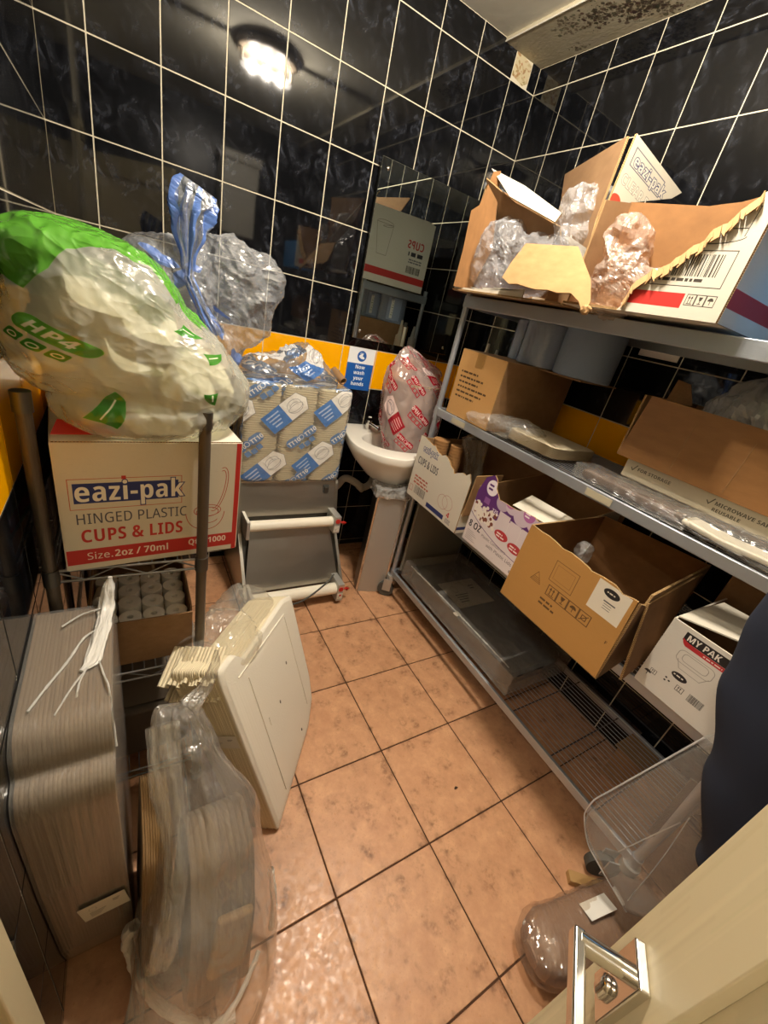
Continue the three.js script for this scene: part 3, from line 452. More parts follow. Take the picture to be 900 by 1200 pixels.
// knotted clear and blue bag behind it
{
  thing('knotted_bag', 'empty clear bag with a blue tied-up neck standing behind the green-printed bag', 'bag', (add) => {
    const [map, thr] = bagPrint((c, w, h, t) => { c.fillStyle = t ? '#666666' : '#7f9bd8'; const R = rng(12); for (const [x, y, a, b, r] of [[0.12, 0.36, 0.05, 0.03, 0.4], [0.17, 0.42, 0.02, 0.07, 0.2], [0.205, 0.33, 0.03, 0.03, 0.8], [0.14, 0.55, 0.02, 0.05, 0.1], [0.30, 0.72, 0.02, 0.06, -0.7], [0.33, 0.62, 0.05, 0.02, 0.7], [0.42, 0.8, 0.04, 0.03, 0]]) { c.save(); c.translate(x * w, y * h); c.rotate(r); c.beginPath(); for (let k = 0; k < 14; k++) { const q = k / 14 * 6.283, m = 0.7 + R() * 0.5; c.lineTo(Math.cos(q) * a * w * m, Math.sin(q) * b * h * m); } c.fill(); c.restore(); } }, 512);
    let g = blob([0.36, 1.36, 0.68], [{ c: [0.285, 1.375, 0.68], r: [0.12, 0.105, 0.10], p: 2.5 }, { c: [0.45, 1.37, 0.66], r: [0.105, 0.145, 0.10], p: 2.4, q: [0, 0, 0.35] }, { c: [0.515, 1.43, 0.66], r: [0.075, 0.065, 0.05], p: 2.2, q: [0, 0, -0.6] }, { c: [0.42, 1.22, 0.68], r: [0.06, 0.09, 0.07], p: 2.2 }, { c: [0.32, 1.22, 0.70], r: [0.12, 0.108, 0.08], p: 2.6 }], 76, 12);
    g = facet(crumple(crumple(g, 0.045, 8, 3, [1, 1.4, 1]), 0.012, 26, 2));
    add('film', g, film({ map, transmissionMap: thr, color: 0xeaeefa, transmission: 0.8, bumpScale: 0.002, roughness: 0.13 }));
    const stripes = bagPrint((c, w, h, t) => { c.fillStyle = t ? '#555555' : '#6f93d6'; for (const [x, q] of [[0.02, 0.10], [0.20, 0.07], [0.42, 0.14], [0.66, 0.08], [0.85, 0.09]]) { c.beginPath(); c.moveTo(x * w, h); c.lineTo((x + q) * w, h); c.lineTo((x + q * 0.75) * w, 0); c.lineTo((x + q * 0.1) * w, 0); c.fill(); } }, 256);
    const blueF = film({ map: stripes[0], transmissionMap: stripes[1], color: 0xdfe6f6, transmission: 0.85, bumpScale: 0.002 });
    const k = bag([{ c: [0.319, 1.385, 0.775], rx: 0.010, rz: 0.010, pl: 0.2 }, { c: [0.320, 1.43, 0.77], rx: 0.014, rz: 0.012, pl: 0.25 }, { c: [0.322, 1.49, 0.765], rx: 0.030, rz: 0.016, pl: 0.3 }, { c: [0.329, 1.535, 0.76], rx: 0.043, rz: 0.018, pl: 0.3 }, { c: [0.336, 1.566, 0.757], rx: 0.047, rz: 0.012, pl: 0.2 }, { c: [0.343, 1.586, 0.755], rx: 0.040, rz: 0.003, pl: 0.1 }], 90, 60, { amp: 0.010, f: 20, npleat: 7, pull: [1, 2.5, 1] });
    add('tied_neck', k, blueF, null, 'blue twisted neck of the bag');
    const s2 = bag([{ c: [0.319, 1.395, 0.775], rx: 0.012, rz: 0.010, pl: 0.2 }, { c: [0.345, 1.34, 0.79], rx: 0.012, rz: 0.008, pl: 0.25 }, { c: [0.385, 1.27, 0.795], rx: 0.020, rz: 0.010, pl: 0.3 }], 50, 30, { amp: 0.006, f: 22, npleat: 5 });
    add('gathered_pleat', s2, blueF);
  });
}

// tray of till rolls on the lower shelf of the rack
{
  const x0 = 0.075, x1 = 0.29, z0 = 0.72, z1 = 1.165, y0 = 0.522, t = 0.004;
  thing('open_tray', 'open brown cardboard tray of small paper rolls low in the wire rack', 'box', (add) => {
    add('front_panel', box(x0, x1, y0, y0 + 0.135, z1 - t, z1), kraftM); add('back_panel', box(x0, x1, y0, y0 + 0.19, z0, z0 + t), kraftM);
    add('side_panel', box(x0, x0 + t, y0, y0 + 0.15, z0 + t, z1 - t), kraftM); add('side_panel', box(x1 - t, x1, y0, y0 + 0.15, z0 + t, z1 - t), kraftM); add('bottom_panel', box(x0 + t, x1 - t, y0, y0 + t, z0 + t, z1 - t), kraftM);
  });
  const roll = (() => { const prof = [[0.0075, 0], [0.0235, 0], [0.0248, 0.0015], [0.0248, 0.0575], [0.0235, 0.059], [0.0075, 0.059], [0.0065, 0.057], [0.0065, 0.002], [0.0075, 0]].map((p) => new THREE.Vector2(...p)); return new THREE.LatheGeometry(prof, 28); })();
  const G = 'white paper rolls in the tray', L = 'small white paper roll in the open brown tray on the wire rack';
  let first; const R = rng(3);
  for (let i = 0; i < 4; i++) for (let j = 0; j < 4; j++) {
    if (j === 0 && i === 0) { first = local('paper_roll', L, 'paper roll', [0.106, 0.585, 1.128], 0, (add) => { add('roll', roll, paperWhite); }, G); continue; }
    const p = [0.106 + i * 0.0505, 0.585 + (R() - 0.5) * 0.008, 1.128 - j * 0.0505]; if (i === 0 && j < 3) { copyOf(first, [p[0], 0.62 + j * 0.004, p[2] - 0.02], [Math.PI / 2 - 0.15, 0, 0.1]); continue; } copyOf(first, p);
  }
  for (let i = 0; i < 3; i++) copyOf(first, [0.14 + i * 0.05, 0.527, 1.12], 0);
}
thing('grey_carton', 'dark grey-brown flat carton lying low in the wire rack under the tray of rolls', 'box', (add) => { const m = std({ color: 0x6b6055, roughness: 0.8 }); const b = add('carton_body', box(0.09, 0.29, 0.125, 0.30, 0.75, 1.14, 0.006), m); mesh('lid_flap', (() => { const g = sheet([[-0.1, 0], [0.1, 0], [0.1, 0.2], [-0.1, 0.2]], 0.004); g.rotateX(-1.1); g.translate(0.19, 0.31, 1.12); return g; })(), m, b); });

// nested stack of brown fibre boxes in film, tall against the left wall
{
  const prof = [[0.10, 0.0], [0.0, 0.02], [0, 0.70], [0.02, 0.75], [0.32, 0.752], [0.352, 0.742], [0.372, 0.715], [0.376, 0.690], [0.381, 0.686], [0.402, 0.684], [0.418, 0.672], [0.426, 0.645], [0.415, 0.40], [0.385, 0.10], [0.36, 0.0]];
  const out = roundOutline(prof.map(([z, y]) => [0.006, y * 1.02, 1.204 + z * 0.835]), 0.012, 4);
  thing('film_wrapped_stack', 'tall film-wrapped stack of nested brown fibre food boxes against the left wall', 'food boxes', (add) => {
    add('nested_boxes', pile(out, [0.122, 0, 0], 22, 0.0006, { jitter: 0.0003, seed: 5 }), fibreBrown);
    const o2 = roundOutline(prof.map(([z, y]) => [0.002, y * 1.024 + 0.001, 1.2005 + z * 0.853]), 0.012, 4);
    let f = loft([0, 0.03, 0.06, 0.09, 0.129].map((x) => o2.map((p) => V(p[0] + x, p[1], p[2])))); f = crumple(f, 0.0035, 14, 2, [1, 1, 2]);
    add('film_wrap', f, film({ color: 0xf0eee8, transmission: 0.9, roughness: 0.22, bumpScale: 0.0006 }));
    // gathered film down the top edge; milky tubes paint glare streaks along fanning creases
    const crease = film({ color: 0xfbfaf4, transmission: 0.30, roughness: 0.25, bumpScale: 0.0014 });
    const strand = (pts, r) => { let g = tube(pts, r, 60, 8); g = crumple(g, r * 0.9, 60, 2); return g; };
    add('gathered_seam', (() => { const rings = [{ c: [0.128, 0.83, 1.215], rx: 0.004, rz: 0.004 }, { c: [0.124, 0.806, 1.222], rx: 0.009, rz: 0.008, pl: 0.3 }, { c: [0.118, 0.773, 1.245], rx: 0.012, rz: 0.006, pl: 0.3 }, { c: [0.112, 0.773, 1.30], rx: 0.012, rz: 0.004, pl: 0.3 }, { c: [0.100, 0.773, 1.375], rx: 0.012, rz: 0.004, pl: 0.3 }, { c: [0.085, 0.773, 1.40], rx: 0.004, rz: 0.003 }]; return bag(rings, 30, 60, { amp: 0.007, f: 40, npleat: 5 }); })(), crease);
    add('glare_crease', merge([strand([[0.108, 0.773, 1.30], [0.085, 0.773, 1.32], [0.065, 0.773, 1.37], [0.04, 0.773, 1.42], [0.022, 0.773, 1.46]], 0.0022), strand([[0.10, 0.773, 1.385], [0.075, 0.773, 1.43], [0.055, 0.768, 1.475]], 0.0017), strand([[0.10, 0.773, 1.38], [0.083, 0.773, 1.43], [0.075, 0.735, 1.495], [0.062, 0.70, 1.51]], 0.0017), strand([[0.11, 0.773, 1.385], [0.118, 0.773, 1.42], [0.126, 0.771, 1.455], [0.132, 0.70, 1.51]], 0.0017), strand([[0.115, 0.776, 1.245], [0.08, 0.776, 1.255], [0.05, 0.774, 1.28]], 0.0018)]), crease);
    const lb = add('paper_label', sheet([[-0.035, -0.016], [0.035, -0.016], [0.035, 0.016], [-0.035, 0.016]], 0.0006), labelM, null, 'white paper label'); lb.scale.set(1.1, 2.3, 1); lb.position.set(0.088, 0.27, 1.5465); lb.rotation.set(0.1, 0, 0.1);
  });
}

// leaning stack of nested white foam boxes
{
  const A0 = V(0.489, 0.008, 1.443), B0 = V(0.687, 0.008, 1.157), u = B0.clone().sub(A0).normalize(), wv = V(u.z, 0, -u.x); if (wv.x > 0) wv.negate();
  const th = 0.33, v = V(0, Math.cos(th), 0).addScaledVector(wv, Math.sin(th)), nn = u.clone().cross(v).normalize(); if (nn.x < 0) nn.negate();
  const at = (a, b, d = 0) => A0.clone().addScaledVector(u, a).addScaledVector(v, b).addScaledVector(nn, -d);
  const face = [[0.0, 0.0], [0.345, 0.0], [0.43, 0.045], [0.455, 0.13], [0.47, 0.50], [0.40, 0.535], [0.105, 0.575], [0.085, 0.585], [0.075, 0.612], [0.06, 0.625], [0.035, 0.63], [0.0, 0.635], [-0.008, 0.60]];
  const oP = roundOutline(face.map(([a, b]) => at(a, b).toArray()), 0.012, 3);
  thing('leaning_stack', 'leaning stack of nested white foam food boxes, its smooth white underside facing out', 'food boxes', (add) => {
    add('nested_boxes', pile(oP, nn.clone().multiplyScalar(-0.112).toArray(), 26, 0.0020, { jitter: 0.0012, seed: 6 }), foamCream);
    // outermost box: smooth, slightly dished, with a raised rim and moulding marks
    const rim = oP.map((p) => V(...p)), cc = rim.reduce((s, p) => s.add(p), V(0, 0, 0)).divideScalar(rim.length), lp = (s, d) => rim.map((p) => p.clone().sub(cc).multiplyScalar(s).add(cc).addScaledVector(nn, d));
    add('outer_box', loft([lp(1.0, 0.0005), lp(1.004, 0.003), lp(0.996, 0.008), lp(0.95, 0.010), lp(0.94, 0.013), lp(0.5, 0.014)]), foamWhite);
    const ridge = (a, b, c, d) => rod(at(a, b, -0.0142).toArray(), at(c, d, -0.0142).toArray(), 0.0022, 6);
    add('moulded_ridge', merge([ridge(0.05, 0.56, 0.37, 0.50), ridge(0.09, 0.52, 0.09, 0.05), ridge(0.37, 0.49, 0.37, 0.09), ridge(0.12, 0.33, 0.12, 0.30)]), foamWhite);
    for (const [a, b] of [[0.30, 0.36], [0.20, 0.30], [0.28, 0.07]]) { const p = at(a, b, -0.0146); const g = new THREE.SphereGeometry(0.006, 10, 8); g.scale(0.5, 1, 0.35); const m = add('mould_mark', g, std({ color: 0x7d7568, roughness: 0.8 })); m.position.copy(p); m.quaternion.setFromUnitVectors(V(0, 0, 1), nn); }
    // flared rims by the hinge
    const rimFan = (b, len) => { const gs = []; const R = rng(b * 100 | 0); for (let i = 0; i < 15; i++) { const d = 0.010 + i * 0.0095; gs.push(rod(at(0.075 + (R() - 0.5) * 0.006, b + 0.004, d).toArray(), at(-0.012 - R() * 0.005, b - len * (0.62 + R() * 0.25) + 0.012, d + 0.003).toArray(), 0.0052, 6)); } return merge(gs); };
    add('flared_rims', merge([rimFan(0.635, 0.055), rimFan(0.575, 0.05)]), foamCream);
    const lb = add('paper_label', sheet([[-0.045, -0.022], [0.045, -0.022], [0.045, 0.022], [-0.045, 0.022]], 0.0006), labelM, null, 'white paper label'); lb.position.copy(at(-0.009, 0.40, 0.05)); lb.quaternion.setFromRotationMatrix(new THREE.Matrix4().makeBasis(nn.clone(), v.clone(), nn.clone().cross(v))); 
    let f = blob(at(0.2, 0.60, 0.08).toArray(), [{ c: at(0.14, 0.595, 0.07).toArray(), r: [0.12, 0.045, 0.10], p: 2.2, q: [0, 1.0, 0] }, { c: at(0.30, 0.56, 0.09).toArray(), r: [0.14, 0.05, 0.09], p: 2.2, q: [0, 1.0, 0] }], 44, 10); f = facet(crumple(crumple(f, 0.03, 14, 3), 0.008, 40, 2));
    add('film_hood', f, film({ color: 0xf6f4ee, transmission: 0.9, bumpScale: 0.0017 }));
  });
}

// golden-brown stacks and the clear sack slumped over them
{
  const prof = [[0, 0], [0.20, 0.0], [0.235, 0.04], [0.232, 0.15], [0.215, 0.185], [0.195, 0.195], [0.205, 0.215], [0.215, 0.23], [0.185, 0.40], [0.15, 0.44], [0.03, 0.44], [0.0, 0.40]];
  thing('nested_stack', 'narrow stack of nested golden-brown fibre boxes between the tall stack and the clear sack', 'food boxes', (add) => {
    const o = roundOutline(prof.map(([z, y]) => [0.137 + y * 0.05, y + 0.004, 1.385 + z]), 0.015, 3);
    add('nested_boxes', pile(o, [0.05, 0, 0.01], 12, 0.0016, { jitter: 0.001, seed: 9 }), fibreGold);
  });
  thing('nested_stack', 'pile of brown fibre food boxes seen dimly through the slumped clear sack', 'food boxes', (add) => {
    const o = roundOutline([[0, 0], [0.24, 0.0], [0.27, 0.05], [0.22, 0.25], [0.15, 0.36], [0.05, 0.36], [0.0, 0.30]].map(([z, y]) => [0.215 + y * 0.06, y + 0.006, 1.45 + z]), 0.02, 3);
    add('nested_boxes', pile(o, [0.125, 0, -0.005], 10, 0.0016, { jitter: 0.001, seed: 10 }), fibreBrown);
    add('pale_lid', (() => { const g = new RoundedBoxGeometry(0.075, 0.12, 0.02, 4, 0.01); g.rotateX(-0.42); g.rotateZ(-0.25); g.translate(0.30, 0.245, 1.695); return g; })(), fibreGold, null, 'paler lid');
  });
  thing('clear_sack', 'large clear plastic sack slumped on the floor before the white leaning stack', 'bag', (add) => {
    const g = bag([{ c: [0.265, 0.004, 1.635], rx: 0.06, rz: 0.07 }, { c: [0.268, 0.006, 1.635], rx: 0.13, rz: 0.14 }, { c: [0.273, 0.05, 1.63], rx: 0.145, rz: 0.155, pl: 0.01 }, { c: [0.275, 0.20, 1.60], rx: 0.135, rz: 0.15, pl: 0.02 }, { c: [0.275, 0.36, 1.53], rx: 0.105, rz: 0.12, pl: 0.04 }, { c: [0.25, 0.50, 1.44], rx: 0.062, rz: 0.06, pl: 0.10 }, { c: [0.235, 0.575, 1.40], rx: 0.045, rz: 0.035, pl: 0.12 }, { c: [0.24, 0.60, 1.385], rx: 0.04, rz: 0.015, pl: 0.08 }], 140, 130, { amp: 0.022, f: 6, oct: 3, pw: 2.6, npleat: 6, pull: [1, 2.4, 1] });
    add('film', facet(crumple(g, 0.006, 22, 2, [0.8, 2, 0.8])), film({ color: 0xf3f1ec, transmission: 0.88, roughness: 0.16, bumpScale: 0.006 }));
    const hemM = film({ color: 0xfaf8f2, transmission: 0.2, roughness: 0.28, bumpScale: 0.0015 });
    const hem = (pts, r, sd) => { const t = tube(pts, r, 110, 12); return crumple(t, r * 0.8, 30, 3, [1, 1, 1]); };
    add('folded_hem', hem([[0.135, 0.20, 1.575], [0.118, 0.12, 1.56], [0.122, 0.06, 1.575], [0.142, 0.035, 1.625], [0.175, 0.02, 1.672], [0.215, 0.018, 1.712], [0.265, 0.016, 1.745], [0.31, 0.016, 1.752]], 0.0115), hemM);
    add('folded_hem', hem([[0.275, 0.02, 1.755], [0.32, 0.045, 1.735], [0.372, 0.075, 1.69]], 0.006), hemM);
    add('folded_hem', hem([[0.41, 0.21, 1.60], [0.418, 0.13, 1.63], [0.412, 0.06, 1.66]], 0.008), hemM);  // hem tube, milky to paint in the highlight on the right edge
    add('film_tail', bag([{ c: [0.255, 0.585, 1.385], rx: 0.02, rz: 0.01, pl: 0.2 }, { c: [0.29, 0.60, 1.36], rx: 0.014, rz: 0.006, pl: 0.2 }, { c: [0.315, 0.64, 1.335], rx: 0.010, rz: 0.005, pl: 0.2 }, { c: [0.32, 0.67, 1.32], rx: 0.004, rz: 0.003 }], 40, 40, { amp: 0.006, f: 30, npleat: 5 }), clearFilm);
    // the front pleat that catches the light
    add('front_pleat', facet(bag([{ c: [0.205, 0.60, 1.42], rx: 0.030, rz: 0.016, pl: 0.1 }, { c: [0.205, 0.52, 1.50], rx: 0.026, rz: 0.016, pl: 0.15 }, { c: [0.213, 0.42, 1.575], rx: 0.018, rz: 0.012, pl: 0.2 }, { c: [0.20, 0.33, 1.64], rx: 0.018, rz: 0.010, pl: 0.25 }, { c: [0.175, 0.22, 1.67], rx: 0.020, rz: 0.008, pl: 0.25 }], 40, 60, { amp: 0.026, f: 30, npleat: 5, oct: 2 })), film({ color: 0xf8f6f0, transmission: 0.93, roughness: 0.16, bumpScale: 0.0015 }));
  });
  thing('film_scrap', 'twisted strip of clear film trailing over the floor below the tall brown stack', 'film', (add) => { add('film', bag([{ c: [0.14, 0.10, 1.60], rx: 0.01, rz: 0.02 }, { c: [0.125, 0.06, 1.68], rx: 0.016, rz: 0.012, pl: 0.3 }, { c: [0.10, 0.03, 1.76], rx: 0.022, rz: 0.012, pl: 0.3 }, { c: [0.07, 0.02, 1.86], rx: 0.02, rz: 0.012, pl: 0.2 }], 40, 50, { amp: 0.012, f: 26, npleat: 4 }), clearFilm); });
}
// ---------------------------------------------------------------- along the back wall
// dough roller
{
  const x0 = 0.60, x1 = 1.115, t = 0.014;
  const side = [[0.02, 0.03], [0.49, 0.03], [0.50, 0.09], [0.30, 0.33], [0.235, 0.56], [0.225, 0.575], [0.02, 0.575]];   // (z, y)
  const sideShape = (x) => { const g = sheet(side.map(([z, y]) => [-z, y]), t); g.rotateY(Math.PI / 2); g.translate(x, 0, 0); return g; };
  thing('dough_roller', 'stainless steel dough rolling machine with two white rollers on the floor by the back wall', 'machine', (add, root) => {
    add('side_plate', sideShape(x0 + t / 2), steelM); add('side_plate', sideShape(x1 - t / 2), steelM);
    const slab = (z0, y0, z1, y1, xa, xb, th = 0.006) => { const L = Math.hypot(z1 - z0, y1 - y0), g = new RoundedBoxGeometry(xb - xa, L, th, 1, 0.002); g.rotateX(Math.atan2(z1 - z0, y1 - y0)); g.translate((xa + xb) / 2, (y0 + y1) / 2, (z0 + z1) / 2); return g; };
    add('front_panel', slab(0.272, 0.405, 0.222, 0.575, x0 + t, x1 - t), steelM);
    add('top_panel', box(x0 + t, x1 - t, 0.566, 0.574, 0.02, 0.228, 0.002), steelM);
    add('back_panel', box(x0 + t, x1 - t, 0.03, 0.566, 0.02, 0.03), steelM);
    add('dough_chute', (() => { const a = [[x0 + 0.055, 0.385, 0.298], [x1 - 0.055, 0.385, 0.298], [x1 - 0.012, 0.085, 0.455], [x0 + 0.012, 0.085, 0.455]]; return sheet3([a[3], a[2], a[1], a[0]], 0.004); })(), steelM);
    add('inner_panel', slab(0.43, 0.06, 0.24, 0.40, x0 + t, x1 - t), darkSteelM);
    const sw = add('switch_frame', box(x1 - 0.085, x1 - 0.052, 0.503, 0.555, 0.236, 0.244, 0.003), rubberM); sw.geometry.translate(0, 0, 0); mesh('rocker', box(x1 - 0.079, x1 - 0.058, 0.511, 0.546, 0.240, 0.252, 0.003), darkSteelM, sw);
    const roller = (y, z, r, xa, xb) => { const b = add('roller', (() => { const g = new THREE.CylinderGeometry(r, r, xb - xa, 36); g.rotateZ(Math.PI / 2); g.translate((xa + xb) / 2, y, z); return g; })(), nylonM); return b; };
    roller(0.395, 0.345, 0.026, x0 + 0.035, x1 - 0.055); roller(0.085, 0.515, 0.030, x0 + 0.03, x1 - 0.045);
    for (const [y, z, s] of [[0.395, 0.345, 1], [0.085, 0.515, 1.1]]) {
      add('bearing_plate', box(x0 + 0.018, x0 + 0.034, y - 0.055, y + 0.04, z - 0.09, z + 0.035, 0.003), galvM);
      const bp = add('bearing_plate', box(x1 - 0.054, x1 - 0.018, y - 0.055 * s, y + 0.042 * s, z - 0.07, z + 0.036, 0.003), galvM);
      const dot = (dy, r, m) => { const g = new THREE.CylinderGeometry(r, r, 0.004, 20); g.rotateX(Math.PI / 2); g.translate(x1 - 0.036, y + dy, z + 0.037); return mesh('scale_disc', g, m, bp); };
      dot(0.016, 0.013, redPlastic); if (s > 1) { dot(-0.022, 0.006, redPlastic); }
      add('bearing_plate_label', box(x1 - 0.051, x1 - 0.022, y - 0.045, y - 0.012, z + 0.036, z + 0.0375), labelM);
      const kn = add('clamp_lever', rod([x1 - 0.018, y - 0.008, z], [x1 + 0.022, y - 0.012, z + 0.006], 0.006, 10), redPlastic); mesh('lever_tip', (() => { const g = new THREE.ConeGeometry(0.011, 0.02, 10); g.rotateZ(-Math.PI / 2); g.translate(x1 + 0.024, y - 0.012, z + 0.006); return g; })(), redPlastic, kn);
    }
    for (const [x, z] of [[x0 + 0.03, 0.06], [x1 - 0.03, 0.06], [x0 + 0.03, 0.46], [x1 - 0.03, 0.46]]) add('foot', rod([x, 0, z], [x, 0.032, z], 0.018, 16), rubberM);
    add('drive_cable', tube([[x0 - 0.012, 0.10, 0.46], [x0 + 0.03, 0.065, 0.545], [x0 + 0.20, 0.065, 0.562], [x1 - 0.22, 0.085, 0.555], [x1 - 0.10, 0.13, 0.51], [x1 - 0.05, 0.14, 0.47]], 0.0045, 50, 8), rubberM);
    add('guard_bracket', box(x0 - 0.02, x0, 0.06, 0.13, 0.42, 0.47, 0.004), galvM);
  });
}

// pack of lids in blue printed film standing on the machine
{
  const [map, thr] = bagPrint((g, w, h, t) => {
    const ink = (c) => (t ? '#3a3a3a' : c), B = ink('#5885c6'), D = ink('#6f8db8'), Wt = ink('#f3f1ea');
    const card = (x, y, s) => { g.save(); g.translate(x, y); g.rotate(-0.78); g.fillStyle = B; g.fillRect(-s * 1.0, -s * 0.5, s * 1.05, s); g.fillStyle = Wt; g.beginPath(); g.moveTo(s * 0.05, -s * 0.5); g.lineTo(s * 1.0, -s * 0.5); g.lineTo(s * 1.25, 0.0); g.lineTo(s * 1.0, s * 0.5); g.lineTo(s * 0.05, s * 0.5); g.fill(); if (!t) { g.strokeStyle = '#7b8698'; g.lineWidth = 3; g.stroke(); shell(g, s * 0.58, 0, s * 0.75, '#6a6f78', 3); g.fillStyle = '#bcd0ee'; for (let i = 0; i < 4; i++) g.fillRect(-s * 0.85 + i * 8, -s * 0.32 + i * s * 0.18, s * (0.7 - i * 0.1), s * 0.07); } g.restore(); };
    const word = (x, y, s) => { g.save(); g.translate(x, y); g.rotate(-0.72); g.fillStyle = D; g.beginPath(); g.roundRect(-s * 1.9, -s * 0.85, s * 1.7, s * 1.1, s * 0.5); g.roundRect(s * 0.35, -s * 0.85, s * 1.7, s * 1.1, s * 0.5); g.fill(); g.beginPath(); g.arc(s * 0.05, -s * 0.3, s * 0.42, 0, 7); g.fill(); TXT(g, 'TT10', -s * 1.75, 0, s * 0.72, Wt); TXT(g, 'TT10', s * 0.5, 0, s * 0.72, Wt); g.strokeStyle = Wt; g.lineWidth = s * 0.07; g.beginPath(); g.arc(s * 0.05, -s * 0.3, s * 0.26, 0, 7); g.stroke(); g.fillStyle = D; for (let i = 0; i < 3; i++) { g.beginPath(); g.roundRect(-s * 0.9 + i * s * 0.75, s * 0.4 + (i % 2) * s * 0.12, s * 0.62, s * 0.62, s * 0.1); g.fill(); } g.restore(); };
    for (const [x, y] of [[0.36, 0.28], [0.83, 0.18], [0.22, 0.86], [0.68, 0.74], [-0.10, 0.36]]) card(x * w, y * h, w * 0.195);
    for (const [x, y] of [[0.55, 0.52], [0.16, 0.06], [0.07, 0.62], [0.97, 0.46], [0.53, 0.98], [0.95, 0.92]]) word(x * w, y * h, w * 0.082);
  });
  const FILM = film({ map, transmissionMap: thr, transmission: 0.9, roughness: 0.14, bumpScale: 0.003, color: 0xffffff });
  const x0 = 0.592, x1 = 1.105, y0 = 0.578, y1 = 1.055, z0 = 0.03, z1 = 0.258;
  thing('printed_pack', 'clear pack with blue print holding stacked beige food trays on the dough machine', 'pack', (add) => {
    const cw = (x1 - x0) / 3;
    for (let i = 0; i < 3; i++) { const n = 44, a = x0 + 0.006 + i * cw, b = a + cw - 0.006; const L = []; const R = rng(40 + i); for (let j = 0; j < n; j++) { const o = (R() - 0.5) * 0.004; for (const [f, s] of [[0, 0.0022], [0.3, 0], [0.7, 0], [0.99, 0.0022]]) { const y = y0 + 0.006 + (j + f) / n * (y1 - y0 - 0.02 + (i === 1 ? 0.01 : 0)); L.push(roundOutline([[a + s + o, y, z1 - 0.012 - s], [b - s + o, y, z1 - 0.012 - s], [b - s + o, y, z0 + 0.012 + s], [a + s + o, y, z0 + 0.012 + s]], 0.03, 4).map((p) => V(...p))); } } add('tray_stack', loft(L), trayBeige); }
    let g = new RoundedBoxGeometry(x1 - x0, y1 - y0, z1 - z0, 3, 0.028); g = new THREE.BoxGeometry(x1 - x0, y1 - y0, z1 - z0, 70, 64, 34);
    const P = g.getAttribute('position'); const c = V((x0 + x1) / 2, (y0 + y1) / 2, (z0 + z1) / 2);
    g = mergeVertices((() => { // rounded corners
      const hx = (x1 - x0) / 2, hy = (y1 - y0) / 2, hz = (z1 - z0) / 2, r = 0.026; for (let i = 0; i < P.count; i++) { const p = V(P.getX(i), P.getY(i), P.getZ(i)), q = V(Math.max(-hx + r, Math.min(hx - r, p.x)), Math.max(-hy + r, Math.min(hy - r, p.y)), Math.max(-hz + r, Math.min(hz - r, p.z))), d = p.clone().sub(q), l = d.length(); if (l > 1e-6) { p.copy(q).addScaledVector(d, r / l); } const e = Math.abs(p.x) < hx - 0.02 ? 0.004 * Math.abs(Math.sin((p.x + hx) / (2 * hx) * 3 * Math.PI)) : 0; p.z += p.z > 0 ? e : -e; P.setXYZ(i, p.x + c.x, p.y + c.y, p.z + c.z); } g.deleteAttribute('normal'); return g; })(), 1e-6);
    g = crumple(g, 0.007, 13, 3);
    add('film', g, FILM);
    let top = blob([0.84, 1.065, 0.145], [{ c: [0.82, 1.06, 0.145], r: [0.235, 0.10, 0.105], p: 2.3 }, { c: [0.87, 1.09, 0.12], r: [0.12, 0.115, 0.08], p: 2.1 }, { c: [0.70, 1.075, 0.16], r: [0.11, 0.07, 0.09], p: 2.1 }], 54, 10);
    top = facet(crumple(crumple(top, 0.04, 10, 3), 0.010, 32, 2));
    add('gathered_top', top, film({ map, transmissionMap: thr, transmission: 0.88, color: 0xeef1fa, bumpScale: 0.0017 }));
  });
  thing('card_tube', 'short brown card tube lying on the film pack below the hand washing sign', 'tube', (add) => { const g = new THREE.LatheGeometry([[0.013, 0], [0.019, 0], [0.019, 0.09], [0.013, 0.09], [0.013, 0]].map((p) => new THREE.Vector2(...p)), 24); g.rotateX(Math.PI / 2 + 0.35); g.rotateY(0.25); g.translate(1.035, 1.115, 0.13); add('tube', g, kraftM); });
}

// hand washing sign
{
  const art = print(420, 580, (g, w, h) => { g.fillStyle = '#e6e8ea'; g.fillRect(0, 0, w, h); g.fillStyle = '#1c57a5'; g.fillRect(0, h * 0.365, w, h * 0.635); g.beginPath(); g.arc(w * 0.5, h * 0.19, h * 0.125, 0, 7); g.fill(); g.fillStyle = '#e6e8ea'; g.beginPath(); g.ellipse(w * 0.5, h * 0.215, w * 0.115, h * 0.035, 0.3, 0, 7); g.fill(); g.beginPath(); g.ellipse(w * 0.47, h * 0.17, w * 0.085, h * 0.026, -0.5, 0, 7); g.fill(); for (let i = 0; i < 3; i++) { g.beginPath(); g.ellipse(w * (0.44 + i * 0.05), h * 0.125, 5, 12, 0.3, 0, 7); g.fill(); } ['Now', 'wash', 'your', 'hands'].forEach((s, i) => TXT(g, s, w * 0.5, h * (0.49 + i * 0.135), h * 0.125, '#eef0f2', { al: 'center' })); }, { roughness: 0.3 });
  local('sign', 'blue and white sign reading Now wash your hands on the yellow tiles', 'sign', [1.238, 1.118, 0.0045], 0, (add) => add('sign_face', sheet([[-0.077, -0.107], [0.077, -0.107], [0.077, 0.107], [-0.077, 0.107]], 0.0025), [art, whitePlastic, whitePlastic]));
}
